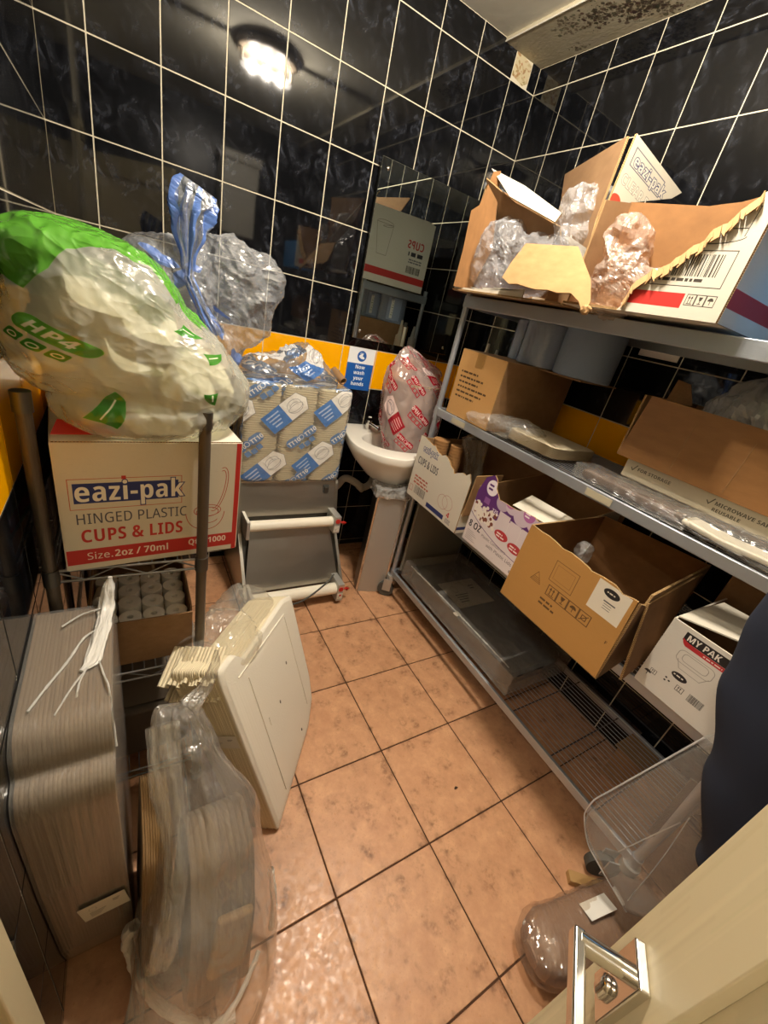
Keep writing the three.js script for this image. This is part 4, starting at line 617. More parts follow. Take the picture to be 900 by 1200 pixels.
// mirror on four screws
local('mirror', 'frameless wall mirror screwed to the black tiles above the sink', 'mirror', [1.443, 1.271, 0.045], 0, (add) => {
  const w = 0.60, h = 0.72; add('backing', box(-w / 2 + 0.012, w / 2 - 0.012, 0.012, h - 0.012, -0.044, -0.003, 0.002), std({ color: 0x2a2b2b, roughness: 0.5 })); add('glass', box(-w / 2, w / 2, 0, h, -0.003, 0.002, 0.001), phys({ color: 0xc9d0cc, metalness: 1, roughness: 0.015 }));
  for (const [x, y] of [[-w / 2 + 0.035, h - 0.035], [w / 2 - 0.035, h - 0.035], [-w / 2 + 0.035, 0.035], [w / 2 - 0.035, 0.035]]) { const g = new THREE.SphereGeometry(0.008, 14, 8, 0, 6.284, 0, Math.PI / 2); g.rotateX(Math.PI / 2); g.scale(1, 1, 0.6); g.translate(x, y, 0.002); add('mirror_screw', g, chromeM); }
});

// basin on its pedestal
{
  const cx = 1.43, yr = 0.825;
  // rim outline seen from above, from the wall round the front and back again
  const rimAt = (s, dz = 0) => { const o = []; const pts = [[-0.235, 0.012], [-0.27, 0.10], [-0.315, 0.27], [-0.315, 0.38], [-0.255, 0.49], [-0.16, 0.54], [-0.09, 0.53], [-0.02, 0.503], [0.08, 0.475], [0.17, 0.425], [0.24, 0.34], [0.26, 0.22], [0.25, 0.10], [0.235, 0.012]]; for (const [x, z] of pts) o.push(V(x * s, 0, 0.28 + (z - 0.28) * s)); const cv = new THREE.CatmullRomCurve3(o, false, 'catmullrom', 0.4); return cv.getPoints(63); };
  const inner = (s, y) => { const o = []; for (let i = 0; i < 64; i++) { const a = -Math.PI / 2 - 0.35 - i / 63 * (2 * Math.PI - 0.0); o.push(V(-0.02 + Math.cos(a) * 0.205 * s, y, 0.335 + Math.sin(a) * 0.15 * s)); } return o; };
  const ring = (s, y) => rimAt(s).map((p) => V(p.x, y, p.z));
  local('basin', 'white ceramic hand basin on the back wall beside the steel machine', 'basin', [cx, 0, 0], 0, (add) => {
    // the two outlines have 64 points each, both starting near the wall
    const L = [ring(0.42, yr - 0.215), ring(0.62, yr - 0.175), ring(0.86, yr - 0.10), ring(0.985, yr - 0.045), ring(1.0, yr - 0.03), ring(1.0, yr - 0.006), ring(0.985, yr)];
    // inner bowl: resample by angle round the bowl's middle so that the loops match
    const mid = V(-0.03, 0, 0.29), angs = L[0].map((p, i) => Math.atan2(L[6][i].z - mid.z, L[6][i].x - mid.x));
    const bowl = (s, y) => angs.map((a) => V(mid.x + Math.cos(a) * 0.205 * s, y, mid.z + Math.sin(a) * 0.15 * s));
    L.push(bowl(1.06, yr), bowl(1.0, yr - 0.008), bowl(0.93, yr - 0.05), bowl(0.78, yr - 0.105), bowl(0.45, yr - 0.135), bowl(0.1, yr - 0.14));
    add('bowl', loft(L), ceramicM);
    add('pedestal', loft([0, 0.03, 0.1, 0.5, yr - 0.18].map((y, j) => { const k = [0.13, 0.125, 0.10, 0.085, 0.11][j]; const o = []; for (let i = 0; i < 32; i++) { const a = i / 32 * 6.2832; o.push(V(0.17 + Math.cos(a) * k, y, 0.14 + Math.sin(a) * k * 1.0)); } return o; })), ceramicM);
    const tap = add('tap', merge([rod([-0.12, yr, 0.09], [-0.12, yr + 0.05, 0.09], 0.017, 18), rod([-0.12, yr + 0.035, 0.09], [-0.105, yr + 0.03, 0.185], 0.011, 14)]), chromeM);
    mesh('tap_lever', (() => { const g = new RoundedBoxGeometry(0.02, 0.007, 0.10, 2, 0.003); g.rotateX(-0.35); g.rotateY(-0.5); g.translate(-0.135, yr + 0.067, 0.115); return g; })(), chromeM, tap);
    add('drain', rod([-0.02, yr - 0.138, 0.335], [-0.02, yr - 0.132, 0.335], 0.022, 20), chromeM);
  });
  thing('waste_pipe', 'white plastic waste pipe bending under the basin', 'pipe', (add) => { add('pipe', tube([[1.40, 0.60, 0.13], [1.36, 0.52, 0.16], [1.30, 0.50, 0.17], [1.26, 0.53, 0.17], [1.20, 0.545, 0.14], [1.17, 0.47, 0.10], [1.10, 0.44, 0.07], [1.0, 0.43, 0.06]], 0.02, 60, 14), phys({ color: 0xb7b2a6, roughness: 0.4 })); for (const p of [[1.30, 0.50, 0.17], [1.17, 0.47, 0.10]]) add('pipe_collar', (() => { const g = new THREE.TorusGeometry(0.021, 0.007, 8, 20); g.rotateY(Math.PI / 2); g.translate(...p); return g; })(), phys({ color: 0xaaa596, roughness: 0.4 })); });
}
// bag with red print in the basin
{
  const [map, thr] = bagPrint((g, w, h, t) => {
    const ink = (c) => (t ? '#3c3c3c' : c), R_ = ink('#a81c30'), Wt = ink('#ece6e2');
    const word = (x, y, s, r) => { g.save(); g.translate(x, y); g.rotate(r); g.fillStyle = R_; g.beginPath(); g.roundRect(-s * 1.8, -s * 0.85, s * 1.6, s * 1.1, s * 0.4); g.roundRect(s * 0.4, -s * 0.85, s * 1.6, s * 1.1, s * 0.4); g.fill(); g.beginPath(); g.arc(s * 0.1, -s * 0.3, s * 0.48, 0, 7); g.fill(); TXT(g, 'HP6', -s * 1.65, 0, s * 0.8, Wt); TXT(g, 'HP6', s * 0.55, 0, s * 0.8, Wt); g.strokeStyle = Wt; g.lineWidth = s * 0.08; g.beginPath(); g.arc(s * 0.1, -s * 0.3, s * 0.3, 0, 7); g.stroke(); g.fillStyle = R_; for (let i = 0; i < 4; i++) { g.strokeStyle = R_; g.lineWidth = s * 0.14; g.strokeRect(-s * 1.2 + i * s * 0.8, s * 0.5, s * 0.6, s * 0.62); } g.restore(); };
    const card = (x, y, s, r) => { g.save(); g.translate(x, y); g.rotate(r); g.fillStyle = R_; g.fillRect(-s, -s * 0.5, s, s); g.fillStyle = Wt; g.beginPath(); g.moveTo(0.02 * s, -s * 0.5); g.lineTo(s * 0.9, -s * 0.5); g.lineTo(s * 1.15, 0); g.lineTo(s * 0.9, s * 0.5); g.lineTo(0.02 * s, s * 0.5); g.fill(); if (!t) { shell(g, s * 0.5, 0, s * 0.8, '#8d8d92', 3); g.fillStyle = '#e8c4c4'; for (let i = 0; i < 5; i++) g.fillRect(-s * 0.85, -s * 0.36 + i * s * 0.15, s * 0.6, s * 0.05); } g.restore(); };
    for (let i = 0; i < 7; i++) for (let j = 0; j < 4; j++) { const x = (i + 0.2 + j * 0.33) * w / 7, y = (j + 0.22) * h / 4; if ((i + j) % 2) word(x, y, w * 0.030, -0.7); else card(x, y, w * 0.075, -1.0); word(x + w * 0.075, y + h * 0.12, w * 0.028, -0.75); }
  });
  thing('printed_bag', 'clear bag with red print standing upright in the white basin', 'bag', (add) => {
    let g = bag([{ c: [1.44, 0.735, 0.32], rx: 0.04, rz: 0.04 }, { c: [1.44, 0.742, 0.32], rx: 0.12, rz: 0.09 }, { c: [1.435, 0.82, 0.315], rx: 0.14, rz: 0.11, pl: 0.02 }, { c: [1.425, 0.95, 0.29], rx: 0.165, rz: 0.115, pl: 0.03 }, { c: [1.43, 1.10, 0.26], rx: 0.175, rz: 0.105, pl: 0.03 }, { c: [1.45, 1.185, 0.24], rx: 0.16, rz: 0.07, pl: 0.03 }, { c: [1.468, 1.225, 0.235], rx: 0.135, rz: 0.035, pl: 0.03 }, { c: [1.478, 1.248, 0.23], rx: 0.12, rz: 0.012 }], 120, 100, { amp: 0.022, f: 7, pw: 2.7, npleat: 5, pull: [1, 1.8, 1] });
    g = crumple(crumple(g, 0.02, 9, 2, [0.8, 2, 1]), 0.006, 26, 2, [0.7, 2, 1]);
    add('film', g, film({ map, transmissionMap: thr, transmission: 0.72, roughness: 0.16, color: 0xf2dedd, bumpScale: 0.005 }));
    const L = []; for (let j = 0; j < 60; j++) { const f = j / 60; for (const [k, s] of [[0, 0.006], [0.4, 0]]) L.push(roundOutline([[1.325 + s, 0.78 + (j + k) / 60 * 0.36, 0.36 - s], [1.535 - s, 0.78 + (j + k) / 60 * 0.36, 0.36 - s], [1.535 - s, 0.78 + (j + k) / 60 * 0.36, 0.22 + s], [1.325 + s, 0.78 + (j + k) / 60 * 0.36, 0.22 + s]], 0.04, 4).map((p) => V(...p))); }
    add('tray_stack', loft(L), trayBeige);
  });
}
// slim galvanised box wrapped in film
thing('slim_metal_case', 'slim upright galvanised metal case wrapped in film standing in front of the basin pedestal', 'case', (add) => {
  const b = (x0, x1, y0, y1, z0, z1, r) => { const g = box(x0, x1, y0, y1, z0, z1, r); g.translate(-1.32, 0, -0.49); g.rotateY(-0.30); g.translate(1.31, 0, 0.455); return g; };
  add('case_body', b(1.245, 1.40, 0.0, 0.60, 0.43, 0.53, 0.003), galvM); add('side_strip', b(1.2435, 1.2448, 0.02, 0.59, 0.435, 0.522, 0), std({ color: 0x26241f, roughness: 0.3 }));
  add('front_rim', merge([b(1.240, 1.252, 0.0, 0.605, 0.526, 0.536, 0.002), b(1.393, 1.405, 0.0, 0.605, 0.526, 0.536, 0.002), b(1.240, 1.405, 0.594, 0.606, 0.526, 0.536, 0.002)]), chromeM);
  let f = new THREE.BoxGeometry(0.185, 0.05, 0.13, 40, 10, 30); f = mergeVertices((f.deleteAttribute('normal'), f.deleteAttribute('uv'), f), 1e-5); f = crumple(f, 0.022, 26, 3); f.setAttribute('uv', new THREE.Float32BufferAttribute(new Float32Array(f.getAttribute('position').count * 2).map((_, i) => f.getAttribute('position').array[(i >> 1) * 3 + (i & 1) * 2] * 8), 2)); f.rotateY(-0.30); f.translate(1.31, 0.625, 0.45);
  add('film_bunch', f, film({ color: 0xf2f2f0, transmission: 0.75, bumpScale: 0.0017 }));
});
// ---------------------------------------------------------------- right side: the four-tier shelving unit
const SX0 = 1.385, SX1 = 1.85, SZ0 = 0.522, SZ1 = 2.005, TIERS = [0.168, 0.655, 1.085, 1.55];
thing('shelving_unit', 'grey metal four-tier shelving unit on castors along the right wall', 'shelves', (add) => {
  for (const [x, z] of [[SX0 + 0.012, SZ0 + 0.012], [SX1 - 0.012, SZ0 + 0.012], [SX0 + 0.012, SZ1 - 0.012], [SX1 - 0.012, SZ1 - 0.012]]) {
    add('post', rod([x, 0.125, z], [x, 1.58, z], 0.0125, 18), zincM);
    const wz = z > 1 ? -0.05 : 0; const c = add('castor', (() => { const g = new THREE.CylinderGeometry(0.045, 0.045, 0.026, 28); g.rotateZ(Math.PI / 2); g.rotateY(0.9); g.translate(x - 0.022, 0.045, z + wz); return g; })(), rubberM);
    mesh('castor_fork', merge([[-1], [1]].map(([s]) => { const g = new THREE.BoxGeometry(0.004, 0.075, 0.045); g.translate(s * 0.018, 0, 0); g.rotateY(0.9); g.translate(x - 0.017, 0.075, z + wz * 0.7); return g; }).concat([rod([x, 0.105, z], [x, 0.135, z], 0.026, 18)])), galvM, c);
    const g2 = new THREE.TorusGeometry(0.03, 0.008, 8, 24); g2.rotateY(Math.PI / 2 + 0.9); g2.translate(x - 0.022, 0.045, z + wz); mesh('wheel_rim', g2, rubberM, c);
  }
  TIERS.forEach((y, i) => {
    const h = i === 3 ? 0.044 : 0.034, m = zincM;
    const f = add('shelf_frame', merge([box(SX0, SX0 + 0.014, y - h, y, SZ0, SZ1, 0.003), box(SX1 - 0.014, SX1, y - h, y, SZ0, SZ1, 0.003), box(SX0 + 0.012, SX1 - 0.012, y - h, y, SZ0, SZ0 + 0.014, 0.003), box(SX0 + 0.012, SX1 - 0.012, y - h, y, SZ1 - 0.014, SZ1, 0.003)]), m);
    const ws = []; for (let x = SX0 + 0.036; x < SX1 - 0.02; x += 0.0215) ws.push(rod([x, y - 0.003, SZ0 + 0.01], [x, y - 0.003, SZ1 - 0.01], 0.0016, 5));
    if (i === 3) { mesh('deck_plate', box(SX0 + 0.012, SX1 - 0.012, y - 0.008, y - 0.002, SZ0 + 0.012, SZ1 - 0.012), zincM, f); return; }
    const d = mesh('wire_deck', merge(ws), wireM, f); d.userData.kind = 'stuff';
    for (let z = SZ0 + 0.19; z < SZ1 - 0.05; z += 0.19) mesh('cross_wire', rod([SX0 + 0.01, y - 0.0065, z], [SX1 - 0.01, y - 0.0065, z], 0.0028, 6), i ? wireM : brownWireM, f);
    if (i > 0) for (const z of i === 2 ? [0.66, 1.36, 1.89] : i === 3 ? [0.76] : []) { const t = mesh('shelf_label', box(SX0 - 0.0015, SX0, y - 0.028, y - 0.007, z, z + 0.09), std({ color: 0xb4ab92, roughness: 0.7 }), f); }
    for (const [x, z] of [[SX0 + 0.012, SZ0 + 0.012], [SX0 + 0.012, SZ1 - 0.012]]) mesh('shelf_sleeve', rod([x, y - 0.05, z], [x, y + 0.004, z], 0.0165, 16), zincM, f);
  });
});

// a cardboard box built of panels; local +x runs along its front, +z comes out of the front
const wallPanel = (add, name, pts, mat, p, ry = 0, rx = 0, frame, t = 0.005) => { const m = add(name, sheet(pts, t, frame), mat); m.position.set(...p); m.rotation.set(rx, ry, 0, 'YXZ'); return m; };
const rect = (w, h) => [[-w / 2, 0], [w / 2, 0], [w / 2, h], [-w / 2, h]];
const FACE = -Math.PI / 2;      // fronts look into the room

// ---- top shelf
{ // torn box with crumpled film, at the end by the back wall
  const w = 0.46, d = 0.43, h = 0.30, y = 1.556;
  const sideArt = print(640, 512, (g, W_, H) => { board(g, W_, H, '#d6d0c2'); g.fillStyle = '#bd2f2a'; g.fillRect(0, H * 0.80, W_, H * 0.10); TXT(g, 'CUPS', W_ * 0.1, H * 0.42, H * 0.15, '#bd2f2a', { sx: 0.9 }); lines(g, W_ * 0.1, H * 0.465, W_ * 0.24, 1, 1, H * 0.055, '#33333a', 4); lines(g, W_ * 0.1, H * 0.56, W_ * 0.24, 2, H * 0.035, H * 0.018, '#6b6b70', 5); bars(g, W_ * 0.1, H * 0.66, W_ * 0.22, H * 0.1); g.strokeStyle = '#8b8478'; g.lineWidth = 3; g.beginPath(); g.moveTo(W_ * 0.62, H * 0.22); g.lineTo(W_ * 0.66, H * 0.62); g.lineTo(W_ * 0.80, H * 0.62); g.lineTo(W_ * 0.86, H * 0.22); g.closePath(); g.ellipse(W_ * 0.74, H * 0.22, W_ * 0.12, H * 0.04, 0, 0, 7); g.stroke(); });
  thing('torn_carton', 'torn white and brown carton spilling crumpled film, nearest the mirror on the top shelf', 'box', (add) => {
    const z0 = 0.505, z1 = 0.985, x0 = 1.335, x1 = 1.78, t = 0.005;
    add('bottom_panel', sheet3([[x0 - 0.01, y + 0.004, z0], [x0 - 0.006, y + 0.004, z1 + 0.07], [x1, y + 0.004, z1 + 0.07], [x1, y + 0.004, z0]], t), [kraftM, kraftM, tornM]);
    // side against the back wall: white and printed outside, torn at the front
    const left = [[x1, y, z0], [x0, y, z0], ...torn([0, 0], [1, 1], 7, 0.03, 3).map(([a, b]) => [x0 + 0.002 + 0.02 * a + (b - a) * 0.04, y + 0.36 * b, z0]), [x1 - 0.05, y + 0.37, z0], [x1, y + 0.36, z0]];
    add('side_panel', sheet3(left, t), [sideArt, kraftM, tornM]);
    add('back_panel', sheet3([[x1, y, z1], [x1, y + h, z1], [x1, y + h, z0], [x1, y, z0]], t), [whiteBoard, kraftM, tornM]);
    add('side_panel', sheet3([[x0, y, z1], [x1, y, z1], [x1, y + h - 0.05, z1], [x0, y + 0.1, z1]], t), [kraftM, kraftM, tornM]);
    add('front_remnant', sheet3([[x0, y, z0], [x0, y, z1 - 0.1], ...torn([0, 1], [1, 0], 12, 0.25, 8).map(([a, b]) => [x0, y + 0.012 + 0.02 * Math.max(0, b) , z1 - 0.1 - a * (z1 - z0 - 0.12)]), [x0, y + 0.05, z0]], t), [whiteBoard, kraftM, tornM]);
    // kraft strip torn from the front corner, standing up by the edge
    add('torn_strip', sheet3([[x0 - 0.012, y + 0.01, z0 + 0.012], [x0 + 0.012, y + 0.012, z0 + 0.085], [x0 + 0.05, y + 0.16, z0 + 0.10], [x0 + 0.045, y + 0.40, z0 + 0.035], [x0 + 0.03, y + 0.395, z0 + 0.015], [x0 - 0.005, y + 0.29, z0 + 0.02], [x0 - 0.02, y + 0.27, z0 + 0.0], [x0 - 0.015, y + 0.14, z0 + 0.01]].reverse(), t), [kraftInside, kraftInside, tornM]);
    // top flap, white outside, sagging across the box
    add('white_flap', sheet3([[1.365, 1.975, 0.492], [1.36, 1.86, 0.655], [1.36, 1.79, 0.89], [1.385, 1.815, 0.885], [1.39, 1.90, 0.68]], t), [whiteBoard, kraftM, tornM]);
    add('inner_flap', sheet3([[1.372, y + 0.39, 0.515], [1.372, y + 0.295, 0.66], [1.40, y + 0.225, 0.87], [1.55, y + 0.04, 0.90], [1.50, y + 0.04, 0.56]].reverse(), t), [kraftM, kraftM, tornM]);
    // front flap torn loose, its pale inside turned up to the lamp
    const F = [[1.345, 1.722, 0.815], [1.335, 1.712, 1.04], [1.295, 1.625, 1.155], [1.27, 1.568, 1.20], [1.262, 1.545, 1.205], [1.262, 1.542, 1.19], [1.275, 1.562, 1.165], [1.283, 1.582, 1.12], [1.285, 1.578, 1.07], [1.282, 1.586, 1.03], [1.284, 1.583, 0.98], [1.283, 1.59, 0.93], [1.286, 1.596, 0.89], [1.290, 1.592, 0.85], [1.296, 1.612, 0.80], [1.318, 1.66, 0.80]];
    add('front_flap', sheet3(F, 0.005), [paleBoard, paleBoard, tornM]);
    // lumps of torn fibre hanging from the tip
    let k = new THREE.IcosahedronGeometry(0.014, 4); k.scale(0.6, 1, 1.2); k.translate(1.262, 1.546, 1.20); k = crumple(k, 0.012, 60, 2); add('torn_fibre', k, paleBoard);
  });
  const wad = (c, parts, amp, tint) => { let g = blob(c, parts, 60, 8); g = crumple(g, amp * 1.3, 10, 2); g = crumple(g, 0.014, 24, 2); return facet(g); };
  thing('crumpled_film', 'crumpled clear film filling the torn carton nearest the mirror on the top shelf', 'film', (add) => { add('film', wad([1.43, 1.68, 0.72], [{ c: [1.40, 1.70, 0.655], r: [0.09, 0.115, 0.105], p: 2.2 }, { c: [1.43, 1.68, 0.80], r: [0.10, 0.095, 0.12], p: 2.2 }, { c: [1.40, 1.62, 0.70], r: [0.085, 0.055, 0.16], p: 2.2 }], 0.034), film({ color: 0xf1f2f6, transmission: 0.84, bumpScale: 0.002 })); });
  thing('crumpled_film', 'upright puff of clear film between the two open cartons on the top shelf', 'film', (add) => { add('film', wad([1.45, 1.79, 0.92], [{ c: [1.45, 1.83, 0.915], r: [0.085, 0.085, 0.085], p: 2.2 }, { c: [1.44, 1.73, 0.95], r: [0.07, 0.07, 0.09], p: 2.2 }], 0.03), film({ color: 0xf1f2f4, transmission: 0.86, bumpScale: 0.002 })); });
}
{ // large torn carton, barcode on its front
  const y = 1.562, x0 = 1.318, x1 = 1.78, z0 = 1.07, z1 = 1.505, h = 0.30, t = 0.006;
  const art = print(1024, 640, (g, w, H) => { board(g, w, H, '#d2cbbb'); g.fillStyle = '#c12c24'; g.fillRect(w * 0.40, H * 0.825, w * 0.385, H * 0.105); glyphs(g, w * 0.80, H * 0.828, H * 0.075, 3, '#3b342b'); g.strokeStyle = '#3b342b'; g.lineWidth = 4; g.strokeRect(w * 0.55, H * 0.53, w * 0.39, H * 0.245); bars(g, w * 0.59, H * 0.555, w * 0.30, H * 0.15, '#2a261f', 8); lines(g, w * 0.60, H * 0.72, w * 0.30, 1, 1, H * 0.022, '#3b342b', 6); g.beginPath(); g.ellipse(w * 0.77, H * 0.44, w * 0.17, H * 0.045, 0, 0, Math.PI); g.moveTo(w * 0.60, H * 0.42); g.quadraticCurveTo(w * 0.66, H * 0.26, w * 0.80, H * 0.23); g.lineTo(w * 0.94, H * 0.26); g.lineTo(w * 0.93, H * 0.44); g.moveTo(w * 0.62, H * 0.39); g.lineTo(w * 0.93, H * 0.39); g.stroke(); });
  const sideArt = print(512, 512, (g, w, H) => { board(g, w, H, '#c9c5bb'); g.fillStyle = '#a02a2c'; g.fillRect(0, H * 0.76, w, H * 0.13); g.strokeStyle = '#c46a4a'; g.lineWidth = 10; g.strokeRect(w * 0.42, H * 0.22, w * 0.2, H * 0.34); });
  const flapArt = print(512, 400, (g, w, H) => { board(g, w, H, '#dcd5c4'); g.strokeStyle = '#5a5a6a'; g.lineWidth = 5; g.strokeRect(w * 0.12, H * 0.16, w * 0.5, H * 0.22); TXT(g, 'eazi-pak', w * 0.15, H * 0.35, H * 0.2, '#e7e0d0', { stroke: '#343a66', lw: 8, sx: 0.86 }); TXT(g, 'CLEAR PLA', w * 0.10, H * 0.62, H * 0.18, '#e7e0d0', { stroke: '#55504c', lw: 4, sx: 0.8 }); g.fillStyle = '#cf4a35'; g.beginPath(); g.arc(w * 0.14, H * 0.86, H * 0.1, 0, 7); g.fill(); });
  thing('torn_carton', 'white carton with barcode and red band, front torn diagonally, on the top shelf', 'box', (add) => {
    const fr = [z0, 0, z1 - z0, h];   // panel coordinates along z, up
    const zy = (p) => p.map(([z, yy]) => [x0, y + yy, z]);
    const tear = [...torn([1.262, 0.01], [1.275, 0.065], 4, 0.004, 3), ...torn([1.30, 0.085], [1.36, 0.125], 6, 0.006, 4), ...torn([1.37, 0.135], [1.42, 0.185], 6, 0.006, 5), ...torn([1.43, 0.19], [1.47, 0.245], 5, 0.005, 6), [1.505, 0.262]];
    add('front_panel', (() => { const pts = [[1.255, 0], [z1, 0], ...tear.slice().reverse()]; const g = sheet(pts.map(([z, yy]) => [z - z0, yy]), t, [0, 0, z1 - z0, h]); g.rotateY(-Math.PI / 2); g.translate(x0, y, z0); return g; })(), [art, kraftM, tornM]);
    // peeled liner along the tear
    const peel = tear.slice(1, -1); const pl = [...peel.map(([z, yy]) => [x0 - 0.004, y + yy + 0.001, z]), ...peel.slice().reverse().map(([z, yy], i) => [x0 - 0.012 - 0.006 * ((i * 7) % 3), y + yy - 0.016 - 0.008 * ((i * 5) % 3), z + 0.012])];
    for (let i = 0; i + 1 < peel.length; i++) { const a = peel[i], b = peel[i + 1]; if (Math.hypot(a[0] - b[0], a[1] - b[1]) < 0.004) continue; add('torn_edge', sheet3([[x0 - 0.003, y + a[1] + 0.004, a[0]], [x0 - 0.003, y + b[1] + 0.004, b[0]], [x0 - 0.013, y + b[1] - 0.014 - (i % 3) * 0.006, b[0] + 0.01], [x0 - 0.013, y + a[1] - 0.012 - ((i + 1) % 3) * 0.006, a[0] + 0.01]], 0.003), [paleBoard, paleBoard, tornM]); }
    add('side_panel', sheet3([[x0, y, z1], [x1, y, z1], [x1, y + h, z1], [x0, y + 0.262, z1]], t), [sideArt, kraftM, tornM]);
    add('side_panel', sheet3([[x0 + 0.02, y, z0], [x0 + 0.02, y + 0.265, z0], [x1, y + h + 0.06, z0], [x1, y, z0]], t), [whiteBoard, kraftM, tornM]);
    add('back_panel', sheet3([[x0 + 0.16, y, z0 + 0.002], [x0 + 0.16, y, z1], ...torn([z1, 0.30], [z1 - 0.22, 0.275], 6, 0.006, 12).map(([z, q]) => [x0 + 0.16, y + q, z]), [x0 + 0.10, y + 0.29, z0 + 0.002]], t), [kraftInside, kraftM, tornM]);
    add('bottom_panel', sheet3([[x0, y + 0.003, z0], [x0, y + 0.003, z1], [x1, y + 0.003, z1], [x1, y + 0.003, z0]], t), [kraftM, whiteBoard, tornM]);
    add('raised_flap', sheet3([[1.38, 1.98, 1.052], [1.37, 1.80, 1.03], [1.36, 1.715, 1.045], [1.58, 1.83, 0.72], [1.62, 2.02, 0.60]], t), [whiteBoard, kraftM, tornM]);
    add('printed_flap', sheet3([[1.378, 1.987, 1.058], [1.37, 1.825, 1.052], [1.66, 1.925, 1.045], [1.70, 1.952, 1.04]], t, [-0.02, -0.17, 0.38, 0.18], [0.322, -0.035, -0.018]), [flapArt, flapArt, tornM]);
  });
  thing('crumpled_film', 'crumpled brownish film inside the carton with the torn front on the top shelf', 'film', (add) => { let g = blob([1.40, 1.66, 1.17], [{ c: [1.40, 1.64, 1.165], r: [0.07, 0.10, 0.075], p: 2.3 }, { c: [1.40, 1.73, 1.155], r: [0.06, 0.07, 0.06], p: 2.3 }, { c: [1.40, 1.62, 1.25], r: [0.06, 0.06, 0.10], p: 2.2 }], 54, 9); g = facet(crumple(crumple(g, 0.035, 11, 2), 0.013, 26, 2)); add('film', g, film({ color: 0xecdccd, transmission: 0.82, bumpScale: 0.002 })); });
  thing('blue_carton', 'blue carton at the right end of the top shelf', 'box', (add) => { const m = std({ color: 0x3f86c8, roughness: 0.5 }); add('carton_body', box(1.36, 1.70, 1.553, 1.74, 1.625, 1.95, 0.004), m); });
}

